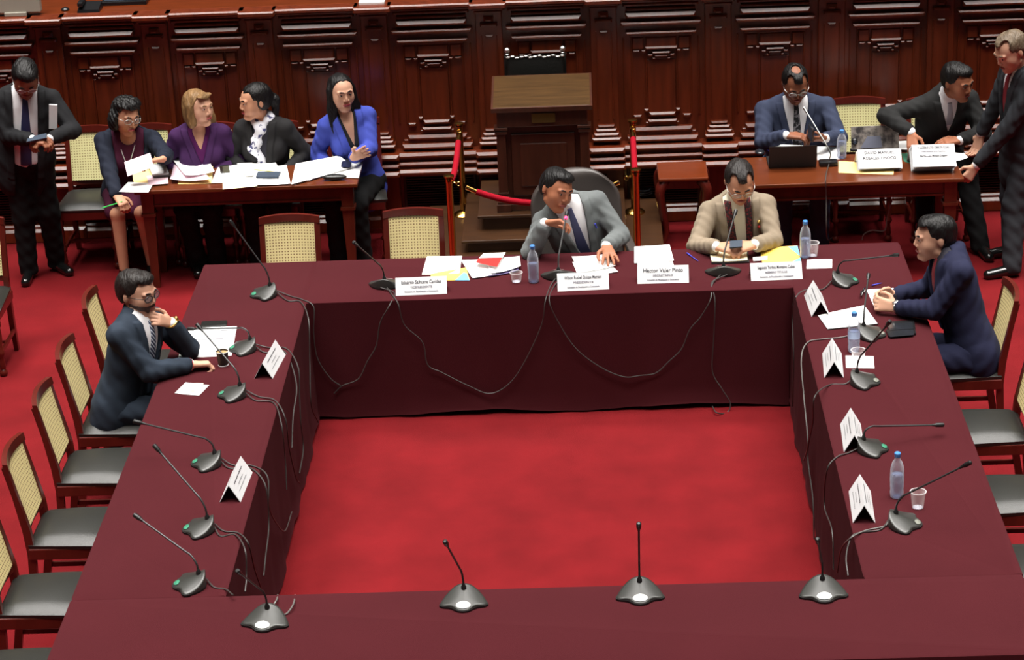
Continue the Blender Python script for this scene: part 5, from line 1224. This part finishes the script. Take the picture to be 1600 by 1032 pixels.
# bearded man at the left hand table
suit('suit_slate', (43, 51, 62)); pattern('tie_stripe', (190, 194, 204), (44, 52, 78), 22, 'wave', (.2, .35)); MT['watch_gold'] = MT['gold_pin']
N12 = gp(214, 500, 1.12)
H12 = vp(208, 458, 12.20)+A3([.02, 0, 0]); C12 = H12+A3([.88, -.47, 0])*.10+A3([0, 0, -.115]); W12 = C12+A3([.085, .055, -.075])
m12 = person('bearded man in a slate navy suit and glasses, chin resting on his hand', (-2.535, 12.17, 1.065), (-2.68, 12.17, .54), H12, (62, 6, 2), yl(66), gp(296, 570, .79), W12,
  dict(skin=SK3, hair='short', hair_m=HD, jacket='suit_slate', tie='tie_stripe', trousers='suit_slate', wide=1.1, open=.075, open_h=.42, beard=True, glasses='black_plastic', gr=.003, gz=.004, hem=.06),
  hA=dict(d=(.9, .25, -.08), n=(.1, -.2, -1), c=1.0, t=1.2), hB=dict(d=(-.55, -.62, .5), n=(-.6, .5, -.3), c=.75, sc=.95), eA=(-.1, -.6, -1), eB=(.5, .9, -1.6), KA=(-2.26, 12.05, .52), KB=(-2.26, 12.28, .52), AA=(-2.28, 12.05, .07), AB=(-2.28, 12.28, .07))
bm = B(); d_ = nrm(m12['WA']-m12['EA']); w0 = m12['WA']-m12['O']; Mq = Vector(d_).to_track_quat('Z', 'Y').to_matrix().to_4x4(); Mq.translation = Vector(w0)
tube(bm, [Mq@Vector((.033*math.cos(a*math.pi/10), .033*math.sin(a*math.pi/10), .008)) for a in range(21)], .003, 6); obj('red_bracelet', bm, 'paper_red', m12['t'], True)
def watch(M_, W, E_, m='silver'):
    bm = B(); d_ = nrm(W-E_); Mq = Vector(d_).to_track_quat('Z', 'Y').to_matrix().to_4x4(); Mq.translation = Vector(W+d_*.008-M_['O'])
    tube(bm, [Mq@Vector((.034*math.cos(a*math.pi/10), .034*math.sin(a*math.pi/10), .0)) for a in range(21)], .006, 8)
    c = Mq@Vector((0, 0, 0)); u = Vector((0, -.4, 1)); u = (u-Vector(d_)*u.dot(Vector(d_))).normalized(); Mf = u.to_track_quat('Z', 'Y').to_matrix().to_4x4(); Mf.translation = c+u*.036
    lathe(bm, [(.018, 0), (.018, .008), (.014, .01)], 16, Mf); obj('wrist_watch', bm, m, M_['t'], True)
watch(m12, m12['WB'], m12['EB'], 'gold_pin')
# man in navy at the right hand table
suit('suit_navy', (34, 36, 58)); MT['tie_red'] = mat('tie_red', (120, 22, 34), .6); MT['shirt_black'] = mat('shirt_navy', (34, 32, 44), .8)
m11 = person('man in a navy suit seen from the side with clasped hands, listening', (1.99, 12.62, 1.10), (2.13, 12.56, .53), vp(1461, 371, 12.66), (-84, 4, 0), yl(-80), gp(1398, 461, .80), gp(1404, 481, .80),
  dict(skin=SK3, hair='short', hair_m=HB_, jacket='suit_navy', shirt='shirt_black', tie='tie_red', trousers='suit_navy', wide=1.06, open=.07, open_h=.4, cuff='shirt_black', hem=.02),
  hA=dict(d=(-.8, -.22, .12), n=(-.1, -.9, -.3), c=.85), hB=dict(d=(-.8, .22, .12), n=(-.1, .9, -.3), c=.85), eA=(.2, .8, -1), eB=(.2, -.8, -1), KA=(1.72, 12.68, .53), KB=(1.72, 12.44, .53), AA=(1.75, 12.68, .07), AB=(1.75, 12.44, .07))
watch(m11, m11['WB'], m11['EB'])
# man standing with a phone
suit('suit_black', (34, 34, 36)); MT['tie_navy'] = mat('tie_navy', (34, 36, 74), .6); suit('trousers_black', (22, 22, 23))
m1 = person('man standing in a black suit and navy tie, looking down at a phone', (-3.87, 15.66, 1.375), (-3.93, 15.70, .88), (-3.83, 15.57, 1.49), (14, 42, -4), yl(14), vp(50, 218, 15.40), vp(80, 216, 15.42),
  dict(skin=SK4, hair='short', hairline=.07, hair_m=HB_, jacket='suit_black', tie='tie_navy', trousers='trousers_black', wide=1.14, open=.085, open_h=.6, lo=.075, hem=.12, glasses='silver', eyes=False, gr=.002, tie_l=.5, belly=1.1),
  hA=dict(d=(.8, -.35, -.05), n=(.1, .2, -1), c=.8), hB=dict(d=(-.65, -.45, -.05), n=(-.1, .2, -1), c=.8), eA=(-.8, .5, -.8), eB=(.8, .5, -.7), KA=(-3.99, 15.68, .47), KB=(-3.82, 15.72, .47), AA=(-4.0, 15.68, .09), AB=(-3.83, 15.82, .09), tA=(.05, -1, 0), tB=(.65, -.75, 0))
held('phone', 'phone held in both hands by the standing man in black', 'phone', m1['WB']+A3([-.085, -.05, .02]), (1, .1, .15), (0, -.2, 1), .07, .14, .010, 'phone_dark', 'phone_glass')
held('magazine', 'white magazine tucked under the arm of the standing man in black', 'magazine', vp(83, 182, 15.52), (.12, 0, 1), (.1, -1, .1), .055, .17, .02, 'card')
# woman with glasses and curly hair
suit('jacket_ink', (32, 36, 48)); suit('dress_plum', (70, 26, 48))
w2 = person('woman with short curly black hair, glasses, plum dress and ink blue jacket', (-3.25, 15.94, .965), (-3.30, 16.02, .49), (-3.235, 15.86, 1.112), (38, 12, -6), yl(12), vp(182, 306, 15.55), vp(256, 248, 15.56),
  dict(skin=SK1, hair='bob', hair_m=HB_, jacket='jacket_ink', shirt=None, dress='dress_plum', cuff=None, wide=1.12, open=.11, open_h=.9, lo=.075, glasses='silver', female=True, bust=True, lips='lips_red', hem=.04, leg=.95, shoe_h=.05),
  hA=dict(d=(.5, -.6, -.35), n=(.1, .1, -1), c=.9), hB=dict(d=(-.8, -.4, .0), n=(0, -.3, -1), c=.5), eA=(-.5, .3, -.8), eB=(.6, .3, -.8), KA=(-3.31, 15.60, .485), KB=(-3.14, 15.60, .485), AA=(-3.30, 15.57, .09), AB=(-3.12, 15.66, .09), tA=(.2, -1, 0), tB=(.1, -1, 0), sc=.95, hs=1.06)
bm = B(); q = lambda a, f, u: Vector(w2['N']+w2['lat']*a+w2['fr']*f+w2['up']*u-w2['O'])
tube(bm, spline([q(-.06, .03, .01), q(-.055, .10, -.06), q(-.01, .15, -.17), q(.04, .11, -.06), q(.06, .03, .01)], 6), .003); box(bm, *[v for s_ in zip(q(-.025, .155, -.19), q(.005, .165, -.16)) for v in sorted(s_)]); obj('lanyard', bm, 'card', w2['t'], True)
hp_ = held('paper_sheet', 'pinkish sheet held up by the woman with glasses', 'paper', vp(217, 257, 15.44), (1, .1, .30), (-.1, -.85, 1), .12, .19, .0015, 'paper_pink', group=None)
a_ = w2['WA']+A3([.02, -.06, -.03]); t = thing('pen', 'bright green pen in the hand of the woman with glasses', 'pen', tuple(a_)); bm = B(); tube(bm, [Vector((.03, -.01, .01)), Vector((-.10, .0, -.03))], .005); obj('pen_barrel', bm, 'pen_green', t, True)
bm = B(); tube(bm, [Vector((-.10, 0, -.03)), Vector((-.125, 0, -.038))], lambda k: .004*(1-k)+.001); obj('pen_tip', bm, 'pen_green', t, True)
# woman in purple
suit('jacket_purple', (62, 34, 74)); suit('top_purple', (84, 30, 82))
w3 = person('woman with blond hair in a purple coat turning toward her neighbour', (-2.74, 15.93, .985), (-2.74, 16.02, .50), (-2.725, 15.88, 1.145), (52, -2, 0), yl(6), (-2.86, 15.80, .68), (-2.62, 15.80, .68),
  dict(skin=SK3, hair='blond', hair_m=HBl, jacket='jacket_purple', shirt='top_purple', collar=False, vneck=.12, cuff=None, trousers='trousers_black', wide=1.02, open=.075, open_h=.22, female=True, bust=True, lips='lips_red'),
  hA=dict(d=(.5, -.7, -.1), n=(0, 0, -1), c=.5), hB=dict(d=(-.4, -.7, -.1), n=(0, 0, -1), c=.6), eA=(-.6, .3, -.9), eB=(.6, .3, -.9), KA=(-2.84, 15.62, .50), KB=(-2.66, 15.62, .50), AA=(-2.80, 15.72, .07), AB=(-2.66, 15.72, .07), sc=.95, hs=1.05)
held('phone', 'dark phone standing in the hand of the woman in purple', 'phone', vp(351, 264, 15.50), (0, -.3, 1), (.1, -1, -.2), .065, .06, .012, 'phone_dark')
# woman with the scarf
pattern('scarf_print', (232, 232, 240), (64, 66, 110), 32, 'noise', (.55, .62)); suit('blazer_black', (40, 39, 40))
w4 = person('woman with a dark ponytail and white printed scarf in a black blazer', (-2.29, 15.93, 1.02), (-2.27, 16.02, .50), (-2.325, 15.89, 1.175), (-62, 4, 0), yl(-8), (-2.41, 15.80, .68), (-2.14, 15.80, .68),
  dict(skin=SK1, hair='pony', hair_m=HB_, jacket='blazer_black', shirt='shirt_black', collar=False, cuff=None, trousers='trousers_black', wide=1.0, open=.06, open_h=.4, female=True, bust=True, scarf='scarf_print', lips='lips_red'),
  hA=dict(d=(.5, -.7, -.1), n=(0, 0, -1), c=.5), hB=dict(d=(-.4, -.7, -.1), n=(0, 0, -1), c=.5), eA=(-.6, .3, -.9), eB=(.6, .3, -.9), KA=(-2.36, 15.62, .50), KB=(-2.18, 15.62, .50), AA=(-2.36, 15.68, .07), AB=(-2.18, 15.68, .07), sc=.95, hs=1.05)
# woman in blue
suit('blazer_blue', (66, 78, 166)); MT['top_black'] = mat('top_black', (18, 18, 20), .8)
w5 = person('woman with long straight black hair in a bright blue blazer', (-1.715, 15.97, 1.04), (-1.64, 16.04, .50), (-1.728, 15.93, 1.205), (24, 2, 2), yl(14), (-1.80, 15.80, .69), vp(552, 246, 15.66),
  dict(skin=SK3, hair='long', hair_m=HB_, jacket='blazer_blue', shirt='top_black', collar=False, vneck=.2, cuff=None, trousers='trousers_black', wide=.98, open=.06, open_h=.42, female=True, bust=True, hem=.06, hairline=.09, lips='lips_red'),
  hA=dict(d=(.8, -.3, -.1), n=(0, -.2, -1), c=.5), hB=dict(d=(.45, -.35, .3), n=(-.5, -.5, -.3), c=.1), eA=(-.5, .3, -.8), eB=(.5, .3, -.9), KA=(-1.80, 15.64, .50), KB=(-1.64, 15.60, .50), AA=(-1.80, 15.68, .07), AB=(-1.62, 15.64, .07), sc=.95, hs=1.05)
# man in blue at the wooden table with a phone
suit('suit_blue', (54, 60, 80)); pattern('tie_spots', (22, 22, 26), (120, 118, 124), 60, 'noise', (.5, .6))
m8 = person('heavy man in a blue suit with glasses and thinning hair tapping a phone', (1.42, 16.02, 1.005), (1.43, 16.12, .50), vp(1242, 130, 15.92), (8, 30, 2), yl(2), vp(1228, 212, 15.66), vp(1290, 216, 15.66),
  dict(skin=SK4, hair='short', crown=1, recede=1, hairline=.072, hair_m=HB_, jacket='suit_blue', tie='tie_spots', trousers='suit_blue', wide=1.36, belly=1.25, open=.085, open_h=.40, fat=1.12, glasses='silver', gr=.0026, eyes=False, tie_l=.32, leg=1.1),
  hA=dict(d=(.85, -.2, .0), n=(0, .2, -1), c=.6), hB=dict(d=(-.75, -.35, .1), n=(-.1, .5, .9), c=.9), eA=(-.8, .4, -.9), eB=(.8, .4, -.9), KA=(1.30, 15.66, .50), KB=(1.56, 15.66, .50), AA=(1.30, 15.62, .07), AB=(1.56, 15.62, .07))
held('phone', 'dark phone held up by the heavy man in blue', 'phone', vp(1267, 207, 15.56), (.05, -.35, .9), (-.1, -.4, .9), .08, .11, .012, 'phone_dark', 'phone_glass')
# young man in black leaning across the table
suit('suit_coal', (38, 38, 38)); MT['tie_grey'] = mat('tie_grey', (150, 150, 158), .6)
m9 = person('young man in a black suit and grey tie leaning over the wooden table', (2.43, 15.80, 1.065), (2.40, 16.05, .60), (2.49, 15.69, 1.20), (40, 14, 8), yl(16), vp(1423, 206, 15.52), vp(1500, 219, 15.62),
  dict(skin=SK2, hair='short', hair_m=HB_, jacket='suit_coal', tie='tie_grey', trousers='trousers_black', wide=1.12, open=.06, open_h=.22, tie_l=.15, hem=.08),
  hA=dict(d=(.05, -.5, -.65), n=(.2, .5, -.6), c=.45), hB=dict(d=(-.9, -.2, .0), n=(0, .3, -1), c=.5), eA=(-1, .5, .2), eB=(1, .3, -.8), KA=(2.30, 15.72, .50), KB=(2.58, 15.74, .50), AA=(2.32, 15.78, .08), AB=(2.66, 15.55, .08), tB=(.2, -1, 0))
bm = B(); q = lambda a, f, u: Vector(m9['N']+m9['lat']*a+m9['fr']*f+m9['up']*u-m9['O']); box(bm, *[v for s_ in zip(q(-.02, .165, -.36), q(.01, .175, -.27)) for v in sorted(s_)]); obj('badge', bm, 'card', m9['t'])
# older man standing at the table end
suit('suit_char', (48, 50, 54))
m10 = person('older man with greying hair standing in a charcoal suit at the table end', (2.86, 15.30, 1.40), (2.88, 15.34, .86), (2.76, 15.22, 1.535), (-62, 26, -2), yl(-70), vp(1533, 208, 15.62), vp(1526, 258, 15.22),
  dict(skin=SK3, hair='short', recede=1, hairline=.082, hair_m=HG, jacket='suit_char', tie='tie_red', trousers='suit_char', wide=1.08, open=.06, open_h=.35, hem=.20),
  hA=dict(d=(-.2, -.1, -.7), n=(-.5, -.5, 0), c=.5), hB=dict(d=(-.45, -.1, -.6), n=(-.3, .6, -.3), c=.9), eA=(.7, .4, -.6), eB=(.8, -.3, -.6), KA=(2.84, 15.44, .47), KB=(2.82, 15.22, .47), AA=(2.86, 15.48, .09), AB=(2.80, 15.10, .09), tA=(-1, -.2, 0), tB=(-1, -.25, 0))
MT['teal'] = mat('teal', (30, 110, 110), .8)
m13 = person('person in dark clothes mostly outside the frame, behind the older man', (3.22, 15.75, 1.32), (3.22, 15.78, .82), (3.22, 15.72, 1.47), (-50, 5, 0), yl(-40), (3.0, 15.72, .80), (3.3, 15.6, .80),
  dict(skin=SK2, hair='short', hair_m=HB_, jacket='suit_black', shirt='teal', trousers='trousers_black', open=.06, hem=.15), KA=(3.2, 15.85, .45), KB=(3.2, 15.68, .45), AA=(3.2, 15.85, .09), AB=(3.2, 15.68, .09))
# drop the leftover prototypes' placeholder names
